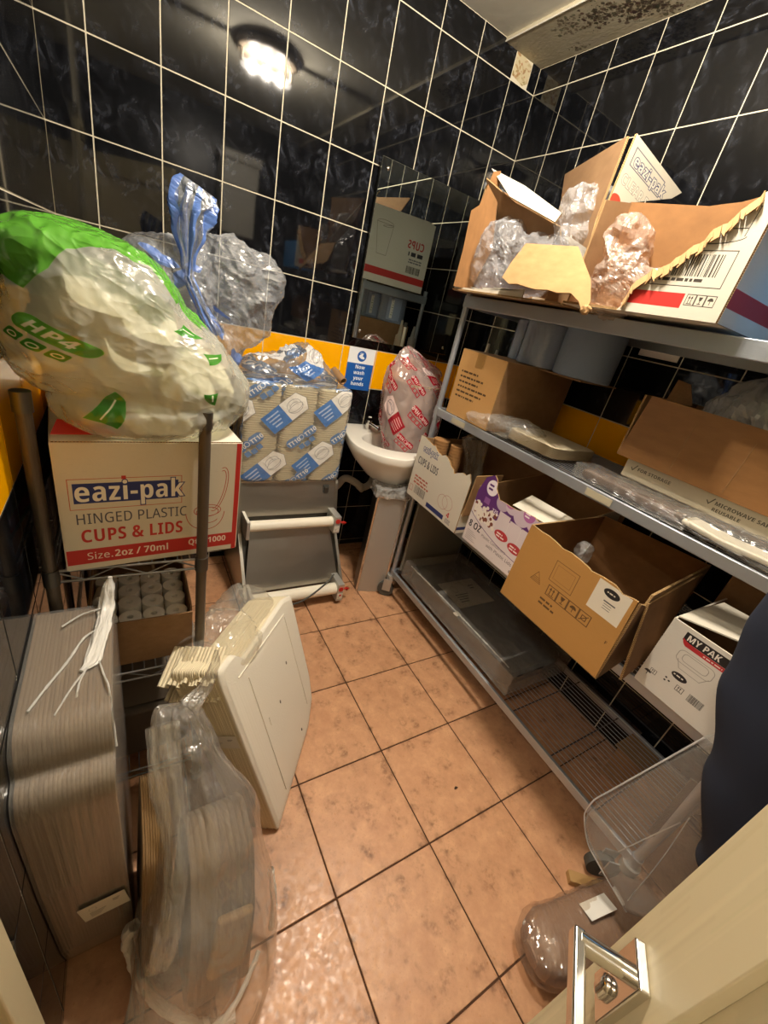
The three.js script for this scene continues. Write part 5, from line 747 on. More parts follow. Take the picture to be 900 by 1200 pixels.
// ---- second shelf
{
  const y = 1.087;
  const art = print(640, 640, (g, w, h) => { g.fillStyle = '#b98d55'; g.fillRect(0, 0, w, h); const R = rng(6); for (let i = 0; i < 900; i++) { g.fillStyle = `rgba(${R() < 0.5 ? '90,60,25' : '225,190,130'},${R() * 0.08})`; g.fillRect(R() * w, R() * h, 2 + R() * 40, 1 + R() * 2); } g.fillStyle = 'rgba(165,125,70,0.8)'; g.fillRect(w * 0.40, 0, w * 0.16, h * 0.2); lines(g, w * 0.10, h * 0.30, w * 0.72, 6, h * 0.075, h * 0.028, '#4a3216', 7); });
  thing('brown_carton', 'brown carton with lines of dark print, left end of the second shelf', 'box', (add) => {
    const x0 = 1.40, x1 = 1.80, z0 = 0.592, z1 = 0.858, h = 0.268, t = 0.005;
    add('front_panel', (() => { const g = sheet(rect(z1 - z0, h), t); g.rotateY(FACE); g.translate(x0, y, (z0 + z1) / 2); return g; })(), [art, kraftM, tornM]);
    add('side_panel', sheet3([[x0, y, z1], [x1, y, z1], [x1, y + h, z1], [x0, y + h, z1]], t), [kraftM, kraftM, tornM]);
    add('side_panel', sheet3([[x1, y, z0], [x0, y, z0], [x0, y + h, z0], [x1, y + h, z0]], t), [kraftM, kraftM, tornM]);
    add('back_panel', sheet3([[x1, y, z1], [x1, y, z0], [x1, y + h, z0], [x1, y + h, z1]], t), [kraftM, kraftM, tornM]);
    add('top_flap', sheet3([[x0, y + h, z0], [x0, y + h - 0.004, z1], [x0 + 0.2, y + h - 0.002, z1], [x0 + 0.2, y + h - 0.002, z0]], t), [kraftM, kraftM, tornM]);
    add('top_flap', sheet3([[x0 + 0.202, y + h - 0.002, z0], [x0 + 0.202, y + h - 0.002, z1], [x1, y + h, z1], [x1, y + h, z0]], t), [kraftM, kraftM, tornM]);
    add('tape', box(x0 - 0.004, x0 - 0.0026, y + h * 0.80, y + h, 0.69, 0.733), std({ color: 0x9a7440, roughness: 0.35 }));
  });
  // big blue paper rolls
  const roll = (r, h) => { const g = new THREE.LatheGeometry([[0.03, 0], [r - 0.004, 0], [r, 0.004], [r, h - 0.004], [r - 0.004, h], [0.03, h], [0.03, 0]].map((p) => new THREE.Vector2(...p)), 48); return g; };
  const wrapTex = canvasTex(512, 256, (g, w, h) => { g.fillStyle = '#93a4c0'; g.fillRect(0, 0, w, h); g.fillStyle = '#dfe4e2'; g.fillRect(w * 0.58, h * 0.08, w * 0.2, h * 0.84); g.fillStyle = '#7c9a6c'; for (let i = 0; i < 6; i++) g.fillRect(w * 0.6, h * (0.2 + i * 0.11), w * (0.05 + (i % 3) * 0.04), h * 0.03); });
  const G = 'blue paper rolls on the second shelf', mk = (lab, p, wrapped) => local('paper_roll', lab, 'paper roll', p, 0.4, (add) => { const r = add('roll', roll(0.088, 0.158), blueRollM); if (wrapped) { let f = new THREE.CylinderGeometry(0.0905, 0.0905, 0.160, 72, 16, true); f.translate(0, 0.079, 0); f = crumple(f, 0.005, 20, 2); mesh('film_wrap', f, film({ color: 0xf2f4fa, transmission: 0.85, bumpScale: 0.0014 }), r); mesh('wrap_label', (() => { const q = new THREE.CylinderGeometry(0.0915, 0.0915, 0.13, 20, 1, true, 2.6, 1.0); q.translate(0, 0.079, 0); return q; })(), std({ map: wrapTex, roughness: 0.5, side: THREE.DoubleSide }), r); } }, G);
  mk('film-wrapped blue paper roll standing on the printed brown carton, nearest the back wall', [1.70, 1.358, 0.675], true);
  mk('film-wrapped blue paper roll in the middle of the three on the second shelf', [1.62, 1.358, 0.805], true);
  thing('card_ledge', 'folded out cardboard leaf under the largest blue roll on the second shelf', 'cardboard', (add) => { add('leaf', box(1.57, 1.80, 1.349, 1.3545, 0.862, 1.06), kraftM); });
  mk('largest blue paper roll, unwrapped, rightmost of the three on the second shelf', [1.665, 1.3555, 0.985], false).scale.set(1.22, 1.06, 1.22);
  // tubes behind the post
  const tubeLabels = ['pale sealant tube with a pointed nozzle behind the shelf post by the back wall', 'grey sealant tube standing beside the pale one behind the shelf post'];
  [[1.66, 0.45, 0.27, 0xb5aa96], [1.745, 0.43, 0.25, 0x8d8c88]].forEach(([x, z, h, c], i) => local('sealant_tube', tubeLabels[i], 'tube', [x, 1.10, z], 0, (add) => { const m = phys({ color: c, roughness: 0.4 }); add('tube_body', new THREE.LatheGeometry([[0, 0], [0.024, 0], [0.024, 0.2], [0.014, 0.206], [0.012, 0.225], [0.006, h + 0.02], [0, h + 0.02]].map((p) => new THREE.Vector2(...p)), 24), m); }));
  thing('small_ledge', 'narrow dark ledge across the corner that carries the sealant tubes', 'ledge', (add) => add('board', box(1.60, W - 0.003, 1.082, 1.10, 0.36, 0.53, 0.003), darkSteelM));
  local('white_pole', 'thin white pole standing in the corner behind the shelving post', 'pole', [1.62, 0, 0.27], [0.02, 0, 0.02], (add) => { add('pole', rod([0, 0, 0], [0, 1.36, 0], 0.009, 12), whitePlastic); add('pole_cap', rod([0, 1.36, 0], [0, 1.385, 0], 0.011, 12), rubberM); });
}
{ // film-wrapped trays, open brown tray with a bag of lids, what lies under it
  const y = 1.087;
  thing('wrapped_trays', 'flat pack of pale beige trays in crumpled film beside the brown carton with dark print', 'pack', (add) => {
    const L = []; for (let j = 0; j < 8; j++) for (const [k, s] of [[0, 0.006], [0.35, 0], [0.95, 0.006]]) { const q = y + 0.006 + (j + k) / 8 * 0.04 ; L.push(roundOutline([[1.43 + s, q, 0.93 + s], [1.43 + s, q, 1.17 - s], [1.66 - s, q, 1.19 - s], [1.66 - s, q, 0.93 + s]], 0.04, 4).map((p) => V(...p))); }
    add('tray_stack', loft(L), trayBeige);
    let g = blob([1.46, y + 0.035, 0.92], [{ c: [1.47, y + 0.042, 0.95], r: [0.09, 0.036, 0.11], p: 2.4 }, { c: [1.45, y + 0.035, 0.88], r: [0.07, 0.035, 0.09], p: 2.4 }, { c: [1.41, y + 0.03, 0.80], r: [0.04, 0.028, 0.08], p: 2.2 }], 54, 10);
    g = facet(crumple(crumple(g, 0.022, 12, 3), 0.008, 40, 2));
    add('film', g, film({ color: 0xf4f2ec, transmission: 0.86, bumpScale: 0.0017 }));
  });
  const strip = print(1024, 96, (g, w, h) => { g.fillStyle = '#c8bfa9'; g.fillRect(0, 0, w, h); ['FOR STORAGE', 'MICROWAVE SAFE', 'HIGH CLARITY'].forEach((s, i) => { TXT(g, s, w * (0.06 + i * 0.33), h * 0.45, h * 0.26, '#4c463c', { sx: 0.95 }); TXT(g, ['', 'REUSABLE', 'RECYCLABLE'][i], w * (0.06 + i * 0.33), h * 0.78, h * 0.24, '#4c463c', { sx: 0.95 }); g.strokeStyle = '#4c463c'; g.lineWidth = 4; g.beginPath(); g.moveTo(w * (0.03 + i * 0.33), h * 0.35); g.lineTo(w * (0.04 + i * 0.33), h * 0.5); g.lineTo(w * (0.055 + i * 0.33), h * 0.15); g.stroke(); }); });
  thing('flat_carton', 'flat pale printed carton lying on the second shelf under the open brown tray', 'box', (add) => { const b = add('carton_body', box(1.505, 1.82, 1.128, 1.185, 1.375, 1.978, 0.002), whiteBoard); mesh('printed_edge', (() => { const g = sheet([[0, 0], [0.602, 0], [0.602, 0.052], [0, 0.052]], 0.001, [0, 0, 0.675, 0.052]); g.rotateY(FACE); g.translate(1.5042, 1.131, 1.375); return g; })(), [strip, whiteBoard, whiteBoard], b); });
  thing('open_tray', 'open brown cardboard tray with creased front holding a clear bag, second shelf', 'box', (add) => {
    const x0 = 1.485, x1 = 1.82, z0 = 1.345, z1 = 1.978, y0 = 1.188, h = 0.185, t = 0.005;
    const fr = (() => { const g = sheet([[0, 0], [z1 - z0, 0], [z1 - z0, h - 0.01], [0.45, h - 0.004], [0.22, h], [0.02, h + 0.002]], t); g.rotateY(FACE); g.translate(x0, y0, z0); return g; })();
    add('front_panel', fr, [std({ map: kraftTex, color: 0xf0dfc6, roughness: 0.4, bumpMap: grainTex, bumpScale: 0.0004 }), kraftM, tornM]);
    for (const [a, b, q] of [[0.16, 0.163, 0.15], [0.30, 0.307, 0.15]]) add('crease', rod([x0 - 0.0022, y0 + 0.01, z0 + a], [x0 - 0.0022, y0 + q, z0 + b], 0.0014, 6), kraftM);
    add('side_panel', sheet3([[x1, y0, z0], [x0, y0, z0], [x0, y0 + h, z0], [x1, y0 + h, z0]], t), [kraftM, kraftM, tornM]);
    add('side_panel', sheet3([[x0, y0, z1], [x1, y0, z1], [x1, y0 + h, z1], [x0, y0 + h, z1]], t), [kraftM, kraftM, tornM]);
    add('back_panel', sheet3([[x1, y0, z1], [x1, y0, z0], [x1, y0 + h, z0], [x1, y0 + h, z1]], t), [kraftM, kraftM, tornM]);
    add('bottom_panel', box(x0, x1, y0, y0 + 0.004, z0, z1), kraftM);
    add('corner_flap', sheet3([[1.60, y0 + h - 0.01, 1.35], [1.60, y0 + h + 0.06, 1.355], [1.61, y0 + h + 0.055, 1.39], [1.615, y0 + h, 1.42]], t), [kraftInside, kraftM, tornM]);
  });
  thing('clear_bag', 'clear plastic bag bunched up in the open brown tray on the second shelf', 'bag', (add) => { let g = blob([1.65, 1.32, 1.68], [{ c: [1.63, 1.36, 1.60], r: [0.12, 0.115, 0.15], p: 2.3 }, { c: [1.66, 1.36, 1.80], r: [0.11, 0.11, 0.13], p: 2.2 }, { c: [1.655, 1.27, 1.68], r: [0.13, 0.07, 0.22], p: 2.6 }], 60, 9); g = facet(crumple(crumple(g, 0.07, 7, 3), 0.014, 26, 2)); add('film', g, film({ color: 0xf2f4f8, transmission: 0.72, bumpScale: 0.002 })); });
  thing('wrapped_pack', 'flat brown pack in clear film in front of the pale printed flat carton', 'pack', (add) => { const b = add('contents', box(1.415, 1.49, y + 0.003, y + 0.034, 1.30, 1.62, 0.012), std({ color: 0x5d4a3e, roughness: 0.5 })); let g = new THREE.BoxGeometry(0.095, 0.042, 0.36, 14, 8, 60); g.translate(1.447, y + 0.022, 1.46); g = crumple(g, 0.012, 20, 3); add('film', g, clearFilm); });
  thing('tray_lids', 'small heap of white plastic lids in film at the second shelf front edge', 'lids', (add) => { const tr = (z, r) => { const g = new RoundedBoxGeometry(0.075, 0.016, 0.15, 3, 0.007); g.rotateX(r); g.translate(1.437, y + 0.020 + (z - 1.7) * 0.02, z); return g; }; add('lid', tr(1.70, 0.06), whitePlastic); add('lid', tr(1.80, -0.05), whitePlastic); let g = blob([1.437, y + 0.028, 1.76], [{ c: [1.437, y + 0.028, 1.76], r: [0.048, 0.032, 0.17], p: 2.6 }], 40, 8); g = crumple(g, 0.018, 18, 3); add('film', g, clearFilm); });
  // notice on the wall behind
  const art = print(256, 256, (g, w, h) => { g.fillStyle = '#d8cfc4'; g.fillRect(0, 0, w, h); g.strokeStyle = '#a33a32'; g.lineWidth = 26; g.beginPath(); g.arc(w * 0.5, h * 0.42, w * 0.3, 0, 7); g.stroke(); g.beginPath(); g.moveTo(w * 0.29, h * 0.21); g.lineTo(w * 0.71, h * 0.63); g.stroke(); }, { roughness: 0.35 });
  local('notice', 'pale notice with a red ring on the black tiles above the brown tray', 'sign', [W - 0.006, 1.575, 1.115], FACE, (add) => add('notice_face', sheet([[-0.075, -0.09], [0.075, -0.09], [0.075, 0.09], [-0.075, 0.09]], 0.002), [art, whitePlastic, whitePlastic]));
}
// ---- third shelf
{
  const y = 0.658;
  const art1 = print(1024, 768, (g, w, h) => { board(g, w, h, '#d8d2c4'); TXT(g, 'eazi-pak', w * 0.10, h * 0.17, h * 0.13, '#d8d2c4', { stroke: '#2b3575', lw: 14, sx: 0.75 }); TXT(g, 'CUPS & LIDS', w * 0.06, h * 0.40, h * 0.165, '#49454a', { sx: 0.56 }); lines(g, w * 0.08, h * 0.60, w * 0.34, 3, h * 0.055, h * 0.03, '#bb6a58', 11); bars(g, w * 0.13, h * 0.76, w * 0.22, h * 0.14, '#6a625a', 9); g.fillStyle = '#bb5a48'; g.strokeStyle = '#bb5a48'; g.lineWidth = 5; g.strokeRect(w * 0.03, h * 0.80, w * 0.06, h * 0.10); g.fillStyle = '#27306c'; g.fillRect(w * 0.42, h * 0.885, w * 0.34, h * 0.075); g.strokeStyle = '#b98a7c'; for (const [a, b, r] of [[0.68, 0.70, 0.09], [0.76, 0.67, 0.09]]) { g.beginPath(); g.ellipse(w * a, h * b, w * r, h * r * 1.2, 0.4, 0, 7); g.stroke(); } TXT(g, '4', w * 0.80, h * 0.87, h * 0.12, '#c03028'); TXT(g, 'OZ', w * 0.80, h * 0.96, h * 0.09, '#c8bfae', { stroke: '#27306c', lw: 6 }); });
  const side1 = print(256, 256, (g, w, h) => { board(g, w, h, '#d8d2c4'); g.fillStyle = '#27306c'; g.fillRect(0, h * 0.82, w, h * 0.09); });
  thing('torn_carton', 'white carton with torn top, dark lettering and blue stripe, left end of the third shelf', 'box', (add) => {
    const x0 = 1.335, x1 = 1.78, z0 = 0.549, z1 = 0.937, h = 0.285, t = 0.005, wd = z1 - z0;
    const g = sheet([[0, 0], [wd, 0], [wd, 0.235], ...torn([wd - 0.02, 0.265], [wd * 0.72, 0.225], 4, 0.008, 4), ...torn([wd * 0.70, 0.24], [wd * 0.5, 0.275], 4, 0.006, 5), ...torn([wd * 0.45, 0.265], [0.10, 0.282], 5, 0.008, 6), [0.03, 0.298], [0, 0.295]], t, [0, 0, wd, h]); g.rotateY(FACE); g.translate(x0, y, z0);
    add('front_panel', g, [art1, whiteBoard, tornM]);
    add('side_panel', sheet3([[x0, y, z1], [x1, y, z1], [x1, y + 0.16, z1], [x0 + 0.12, y + 0.15, z1], [x0 + 0.10, y + 0.10, z1], [x0, y + 0.09, z1]], t), [side1, kraftM, tornM]);
    add('side_panel', sheet3([[x1, y, z0], [x0, y, z0], [x0, y + h, z0], [x1, y + h, z0]], t), [whiteBoard, kraftM, tornM]);
    add('back_panel', sheet3([[x1, y, z1], [x1, y, z0], [x1, y + h + 0.02, z0], [x1, y + h + 0.02, z1]], t), [whiteBoard, kraftM, tornM]);
    add('bottom_panel', box(x0, x1, y, y + 0.004, z0, z1), kraftM);
    add('corner_flap', sheet3([[x0 + 0.004, y + 0.085, z1 + 0.006], [x0 + 0.13, y + 0.10, z1 + 0.012], [x0 + 0.15, y + 0.275, z1 + 0.015], [x0 + 0.01, y + 0.268, z1 + 0.008]], t), [kraftM, kraftM, tornM]);
  });
  // stacked card cups seen over the torn top
  const cupL = ['stack of plain brown card cups standing in the torn white carton on the third shelf', 'smaller stack of card cups next to the other in the torn white carton'];
  [[1.40, 0.62, 0.038], [1.43, 0.70, 0.032]].forEach(([x, z, r], i) => local('cup_stack', cupL[i], 'cups', [x, y + 0.008, z], 0, (add) => { const L = []; for (let j = 0; j < 22; j++) for (const [k, s] of [[0, 0.97], [0.2, 1], [0.5, 1], [0.7, 0.975]]) { const o = []; for (let a = 0; a < 24; a++) o.push(V(Math.cos(a / 24 * 6.2832) * r * s, 0.01 + (j + k) / 22 * 0.29, Math.sin(a / 24 * 6.2832) * r * s)); L.push(o); } add('cups', loft(L), std({ map: kraftTex, color: 0xfff0d0, roughness: 0.8 })); }));
  thing('film_bunch', 'bunched clear film standing up behind the torn white carton under the second shelf', 'film', (add) => { let g = bag([{ c: [1.50, 0.80, 0.78], rx: 0.03, rz: 0.04, pl: 0.2 }, { c: [1.49, 0.90, 0.77], rx: 0.035, rz: 0.035, pl: 0.25 }, { c: [1.48, 0.99, 0.75], rx: 0.05, rz: 0.04, pl: 0.25 }, { c: [1.47, 1.03, 0.74], rx: 0.06, rz: 0.03, pl: 0.25 }], 60, 40, { amp: 0.025, f: 16 }); add('film', g, clearFilm); });
  const art2 = print(1024, 1024, (g, w, h) => {
    g.fillStyle = '#ded5d6'; g.fillRect(0, 0, w, h);
    g.fillStyle = '#5c2a72'; g.beginPath(); g.moveTo(0, 0); g.lineTo(w, 0); g.lineTo(w, h * 0.40); g.quadraticCurveTo(w * 0.56, h * 0.36, w * 0.40, h * 0.50); g.lineTo(w * 0.20, h * 0.48); g.lineTo(0, h * 0.42); g.fill();
    const R = rng(14); for (let i = 0; i < 90; i++) { const x = w * (0.04 + R() * 0.36), yy = h * (0.42 + R() * 0.2); g.fillStyle = R() < 0.25 ? '#7a4030' : '#ece4da'; g.beginPath(); g.arc(x, yy, 14 + R() * 18, 0, 7); g.fill(); }
    g.fillStyle = '#b9a7ba'; for (const [x, yy, r] of [[0.42, 0.25, 0.1], [0.56, 0.22, 0.1], [0.72, 0.26, 0.12], [0.9, 0.25, 0.11]]) { g.beginPath(); g.arc(w * x, h * yy, w * r, 0, 7); g.fill(); g.fillStyle = '#cdbccb'; }
    g.fillStyle = '#d9cdd2'; for (const [x, yy] of [[0.5, 0.35], [0.68, 0.38], [0.86, 0.38]]) { g.fillRect(w * (x - 0.08), h * yy, w * 0.17, h * 0.25); }
    g.strokeStyle = '#5c2a72'; g.lineWidth = 8; g.beginPath(); g.moveTo(0, h * 0.58); g.quadraticCurveTo(w * 0.4, h * 0.80, w, h * 0.80); g.stroke();
    g.fillStyle = '#efe6ef'; g.beginPath(); g.ellipse(w * 0.20, h * 0.16, w * 0.09, h * 0.10, 0, 0, 7); g.fill(); lines(g, w * 0.145, h * 0.12, w * 0.11, 2, h * 0.05, h * 0.025, '#5c2a72', 9); g.fillStyle = '#8d5a9c'; g.fillRect(w * 0.14, h * 0.30, w * 0.09, h * 0.08); TXT(g, '225', w * 0.30, h * 0.42, h * 0.06, '#efe6ef');
    for (const [x, yy, s] of [[0.52, 0.18, 'PLASTIC'], [0.80, 0.20, '100%']]) { g.fillStyle = '#b26aa8'; g.beginPath(); g.arc(w * x, h * yy, w * 0.08, 0, 7); g.fill(); lines(g, w * (x - 0.055), h * (yy - 0.02), w * 0.11, 2, h * 0.035, h * 0.018, '#f2e8f0', 9); }
    for (const [x, yy, s] of [[0.55, 0.62, 'LEAK'], [0.78, 0.66, 'FREEZER']]) { g.fillStyle = '#b8343a'; g.beginPath(); g.ellipse(w * x, h * yy, w * 0.105, h * 0.06, 0, 0, 7); g.fill(); lines(g, w * (x - 0.07), h * (yy - 0.02), w * 0.14, 2, h * 0.034, h * 0.018, '#f4e4e0', 9); }
    TXT(g, '8 OZ', w * 0.03, h * 0.78, h * 0.13, '#2b2330', { sx: 0.8 }); TXT(g, 'Plastic Containers', w * 0.28, h * 0.80, h * 0.052, '#5b4f55', { w: 0 }); TXT(g, 'with Plastic Lids', w * 0.40, h * 0.875, h * 0.06, '#4a3f46', { w: 0 }); for (let i = 0; i < 6; i++) { g.fillStyle = '#8f858a'; g.fillRect(w * 0.04, h * (0.83 + i * 0.024), w * (0.12 + (i % 3) * 0.03), 6); } TXT(g, '0', w * 0.82, h * 0.96, h * 0.05, '#4a3f46');
  });
  thing('printed_carton', 'purple and white eight ounce container carton with ragged top on the third shelf', 'box', (add) => {
    const x0 = 1.352, x1 = 1.80, z0 = 0.972, z1 = 1.30, h = 0.31, t = 0.005, wd = z1 - z0;
    const g = sheet([[0, 0], [wd, 0], [wd, 0.235], ...torn([wd - 0.01, 0.255], [0.115, 0.235], 10, 0.006, 4), ...torn([0.10, 0.25], [0.055, 0.31], 4, 0.008, 5), [0.02, 0.285], [0, 0.22]], t, [0, 0, wd, h]); g.rotateY(FACE); g.translate(x0, y, z0);
    add('front_panel', g, [art2, whiteBoard, tornM]);
    add('side_panel', sheet3([[x1, y, z0], [x0, y, z0], [x0, y + 0.24, z0], [x1, y + 0.30, z0]], t), [whiteBoard, kraftM, tornM]);
    add('back_panel', sheet3([[x1, y, z1 + 0.02], [x1, y, z0], [x1, y + 0.33, z0], [x1, y + 0.30, z1 + 0.02]], t), [kraftM, kraftM, tornM]);
    add('side_panel', sheet3([[x0, y, z1], [x1, y, z1], [x1, y + 0.3, z1], [x0, y + 0.2, z1]], t), [whiteBoard, kraftM, tornM]);
    add('bottom_panel', box(x0, x1, y, y + 0.004, z0, z1), kraftM);
    add('white_flap', sheet3([[x0 + 0.05, y + 0.225, z0 + 0.14], [x0 + 0.04, y + 0.24, z1 + 0.01], [x0 + 0.12, y + 0.275, z1 + 0.02], [x0 + 0.14, y + 0.262, z0 + 0.14]], 0.003), whiteBoard);
  });
  const art3 = print(1024, 760, (g, w, h) => {
    g.fillStyle = '#b8894a'; g.fillRect(0, 0, w, h); const R = rng(16); for (let i = 0; i < 1600; i++) { g.fillStyle = `rgba(${R() < 0.5 ? '95,62,22' : '222,184,120'},${R() * 0.07})`; g.fillRect(R() * w, R() * h, 2 + R() * 60, 1 + R() * 2); }
    g.strokeStyle = '#5d4020'; g.lineWidth = 4; g.strokeRect(w * 0.36, h * 0.18, w * 0.21, h * 0.25); g.strokeStyle = 'rgba(93,64,32,0.35)'; g.strokeRect(w * 0.385, h * 0.22, w * 0.16, h * 0.17); g.strokeStyle = '#5d4020'; g.beginPath(); g.moveTo(w * 0.21, h * 0.56); g.lineTo(w * 0.26, h * 0.43); g.lineTo(w * 0.31, h * 0.56); g.closePath(); g.stroke(); for (let i = 0; i < 3; i++) { g.fillStyle = '#5d4020'; g.fillRect(w * (0.235 - i * 0.01), h * (0.50 + i * 0.02), w * (0.05 + i * 0.02), 4); }
    glyphs(g, w * 0.385, h * 0.48, h * 0.125, 4, '#5d4020'); lines(g, w * 0.36, h * 0.67, w * 0.2, 2, h * 0.055, h * 0.024, '#5d4020', 8); TXT(g, 'F', w * 0.93, h * 0.62, h * 0.05, '#5d4020');
    g.fillStyle = '#e4ddcd'; g.fillRect(w * 0.70, h * 0.06, w * 0.25, h * 0.34); g.fillStyle = '#1e1e1e'; g.beginPath(); g.ellipse(w * 0.82, h * 0.14, w * 0.06, h * 0.045, 0, 0, 7); g.fill(); lines(g, w * 0.785, h * 0.133, w * 0.075, 1, 1, h * 0.014, '#e4ddcd', 3); g.fillStyle = '#555'; g.fillRect(w * 0.79, h * 0.23, w * 0.09, 10); for (let i = 0; i < 3; i++) g.fillRect(w * 0.80, h * (0.26 + i * 0.025), w * 0.06, 4);
  });
  thing('open_carton', 'large open brown carton with handling symbols sticking out of the third shelf', 'box', (add) => {
    const x0 = 1.243, x1 = 1.66, z0 = 1.318, z1 = 1.70, h = 0.275, t = 0.006, wd = z1 - z0;
    const g = sheet([[0, 0], [wd, 0], [wd - 0.008, 0.262], ...torn([wd - 0.02, 0.262], [wd * 0.62, 0.258], 4, 0.008, 4), ...torn([wd * 0.60, 0.262], [0.05, 0.272], 6, 0.005, 9), [0.01, h]], t, [0, 0, wd, h]); g.rotateY(FACE); g.translate(x0, y + 0.004, z0);
    add('front_panel', g, [art3, kraftInside, tornM]);
    add('side_panel', sheet3([[x1, y, z0 - 0.006], [x0, y, z0], [x0 + 0.012, y + h, z0 + 0.008], [x1, y + h, z0 - 0.004]], t), [kraftM, kraftInside, tornM]);
    add('side_panel', sheet3([[x0, y, z1], [x1 + 0.07, y, z1 - 0.05], [x1 + 0.11, y + h - 0.005, z1 - 0.06], [x0 + 0.06, y + h + 0.0, z1 - 0.005], [x0 + 0.05, y + h - 0.03, z1 - 0.004], [x0, y + h - 0.012, z1 - 0.006]], t), [kraftM, kraftInside, tornM]);
    add('back_panel', sheet3([[x1 + 0.07, y, z1 - 0.05], [x1, y, z0 - 0.006], [x1, y + h, z0 - 0.004], [x1 + 0.11, y + h - 0.005, z1 - 0.06]], t), [kraftM, kraftInside, tornM]);
    add('bottom_panel', sheet3([[x0, y + 0.003, z0], [x0, y + 0.003, z1], [x1 + 0.07, y + 0.003, z1 - 0.05], [x1, y + 0.003, z0]], t), [kraftInside, kraftM, tornM]);
    add('side_flap', sheet3([[x0 + 0.05, y + h - 0.02, z1 + 0.004], [x0 + 0.03, y + 0.03, z1 + 0.035], [x0 + 0.17, y + 0.05, z1 + 0.035], [x0 + 0.42, y + h - 0.01, z1 - 0.045]], t), [kraftInside, kraftM, tornM]);
  });
  thing('film_scrap', 'small twist of clear film inside the large open brown carton', 'film', (add) => { let g = blob([1.33, 0.93, 1.46], [{ c: [1.335, 0.915, 1.47], r: [0.02, 0.035, 0.025], p: 2.1 }], 26, 8); g = crumple(g, 0.02, 30, 3); add('film', g, clearFilm); });
  const art4 = print(1024, 820, (g, w, h) => { board(g, w, h, '#d6d1c8'); const X = (x) => w * (0.12 + (x - 0.40) * 0.66); g.fillStyle = '#1f1a1a'; g.fillRect(X(0.40), h * 0.055, w * 0.38, h * 0.115); g.fillStyle = '#b3262c'; g.beginPath(); g.moveTo(X(0.40), h * 0.14); g.quadraticCurveTo(X(0.43), h * 0.17, X(0.55), h * 0.172); g.lineTo(X(0.975), h * 0.172); g.lineTo(X(0.975), h * 0.225); g.lineTo(X(0.46), h * 0.225); g.quadraticCurveTo(X(0.41), h * 0.20, X(0.40), h * 0.14); g.fill(); TXT(g, 'MY PAK', X(0.43), h * 0.15, h * 0.105, '#e8e2d8', { sx: 0.82 }); lines(g, X(0.66), h * 0.192, w * 0.16, 1, 1, h * 0.016, '#e8d0c8', 3); g.strokeStyle = '#9a958c'; g.lineWidth = 5; g.beginPath(); g.roundRect(w * 0.15, h * 0.27, w * 0.27, h * 0.16, 44); g.roundRect(w * 0.19, h * 0.295, w * 0.19, h * 0.10, 30); g.moveTo(w * 0.17, h * 0.40); g.lineTo(w * 0.21, h * 0.50); g.lineTo(w * 0.37, h * 0.50); g.lineTo(w * 0.41, h * 0.40); g.stroke(); g.fillStyle = '#1f1a1a'; g.beginPath(); g.ellipse(w * 0.25, h * 0.595, w * 0.06, h * 0.045, 0, 0, 7); g.fill(); lines(g, w * 0.205, h * 0.585, w * 0.09, 1, 1, h * 0.016, '#e8e2d8', 3); glyphs(g, w * 0.06, h * 0.72, h * 0.06, 1, '#2c2825'); g.beginPath(); g.arc(w * 0.05, h * 0.80, h * 0.035, Math.PI, 0); g.fill(); g.fillRect(w * 0.048, h * 0.79, 5, h * 0.05); g.beginPath(); for (let i = 0; i < 3; i++) { g.moveTo(w * 0.19 + Math.cos(i * 2.1) * 20 + 9, h * 0.72 + Math.sin(i * 2.1) * 20); g.arc(w * 0.19 + Math.cos(i * 2.1) * 20, h * 0.72 + Math.sin(i * 2.1) * 20, 9, 0, 7); } g.fill(); glyphs(g, w * 0.27, h * 0.69, h * 0.07, 1, '#2c2825'); bars(g, w * 0.37, h * 0.68, w * 0.11, h * 0.10, '#3a3632', 5); bars(g, w * 0.74, h * 0.80, w * 0.18, h * 0.12, '#3a3632', 5); });
  thing('printed_carton', 'white carton with black and red logo panel, right end of the third shelf', 'box', (add) => {
    const x0 = 1.378, x1 = 1.79, z0 = 1.742, z1 = 1.978, h = 0.225, t = 0.005, wd = z1 - z0;
    const g = sheet([[0, 0], [wd, 0], [wd, h], [0, h]], t, [0, 0, 0.318, h]); g.rotateY(FACE); g.translate(x0, y, z0); add('front_panel', g, [art4, whiteBoard, whiteBoard]);
    add('side_panel', sheet3([[x1, y, z0], [x0, y, z0], [x0, y + h, z0], [x1, y + h, z0]], t), [whiteBoard, kraftM, whiteBoard]);
    add('side_panel', sheet3([[x0, y, z1], [x1, y, z1], [x1, y + h, z1], [x0, y + h, z1]], t), [whiteBoard, kraftM, whiteBoard]);
    add('back_panel', sheet3([[x1, y, z1], [x1, y, z0], [x1, y + h, z0], [x1, y + h, z1]], t), [whiteBoard, kraftM, whiteBoard]);
    add('bottom_panel', box(x0, x1, y, y + 0.004, z0, z1), kraftM);
    add('top_flap', sheet3([[x0 + 0.01, y + h + 0.004, z0 + 0.0], [x0 + 0.03, y + h + 0.035, z1 - 0.08], [x0 + 0.16, y + h + 0.05, z1 - 0.05], [x0 + 0.22, y + h + 0.02, z0 + 0.02]], 0.004), whiteBoard);
    add('top_flap', sheet3([[x0 + 0.012, y + h + 0.004, z0 + 0.17], [x0 + 0.012, y + h + 0.01, z1], [x0 + 0.14, y + h + 0.015, z1], [x0 + 0.14, y + h + 0.01, z0 + 0.18]], 0.004), whiteBoard);
  });
  thing('plain_carton', 'plain brown carton in shade behind the white carton with black and red logo', 'box', (add) => { const b = add('carton_body', box(1.70, 1.82, y, y + 0.33, 1.72, 1.975, 0.004), kraftM); mesh('tape', box(1.699, 1.8212, y + 0.329, y + 0.3312, 1.86, 1.91), std({ color: 0x9a7440, roughness: 0.35 }), b); });
}
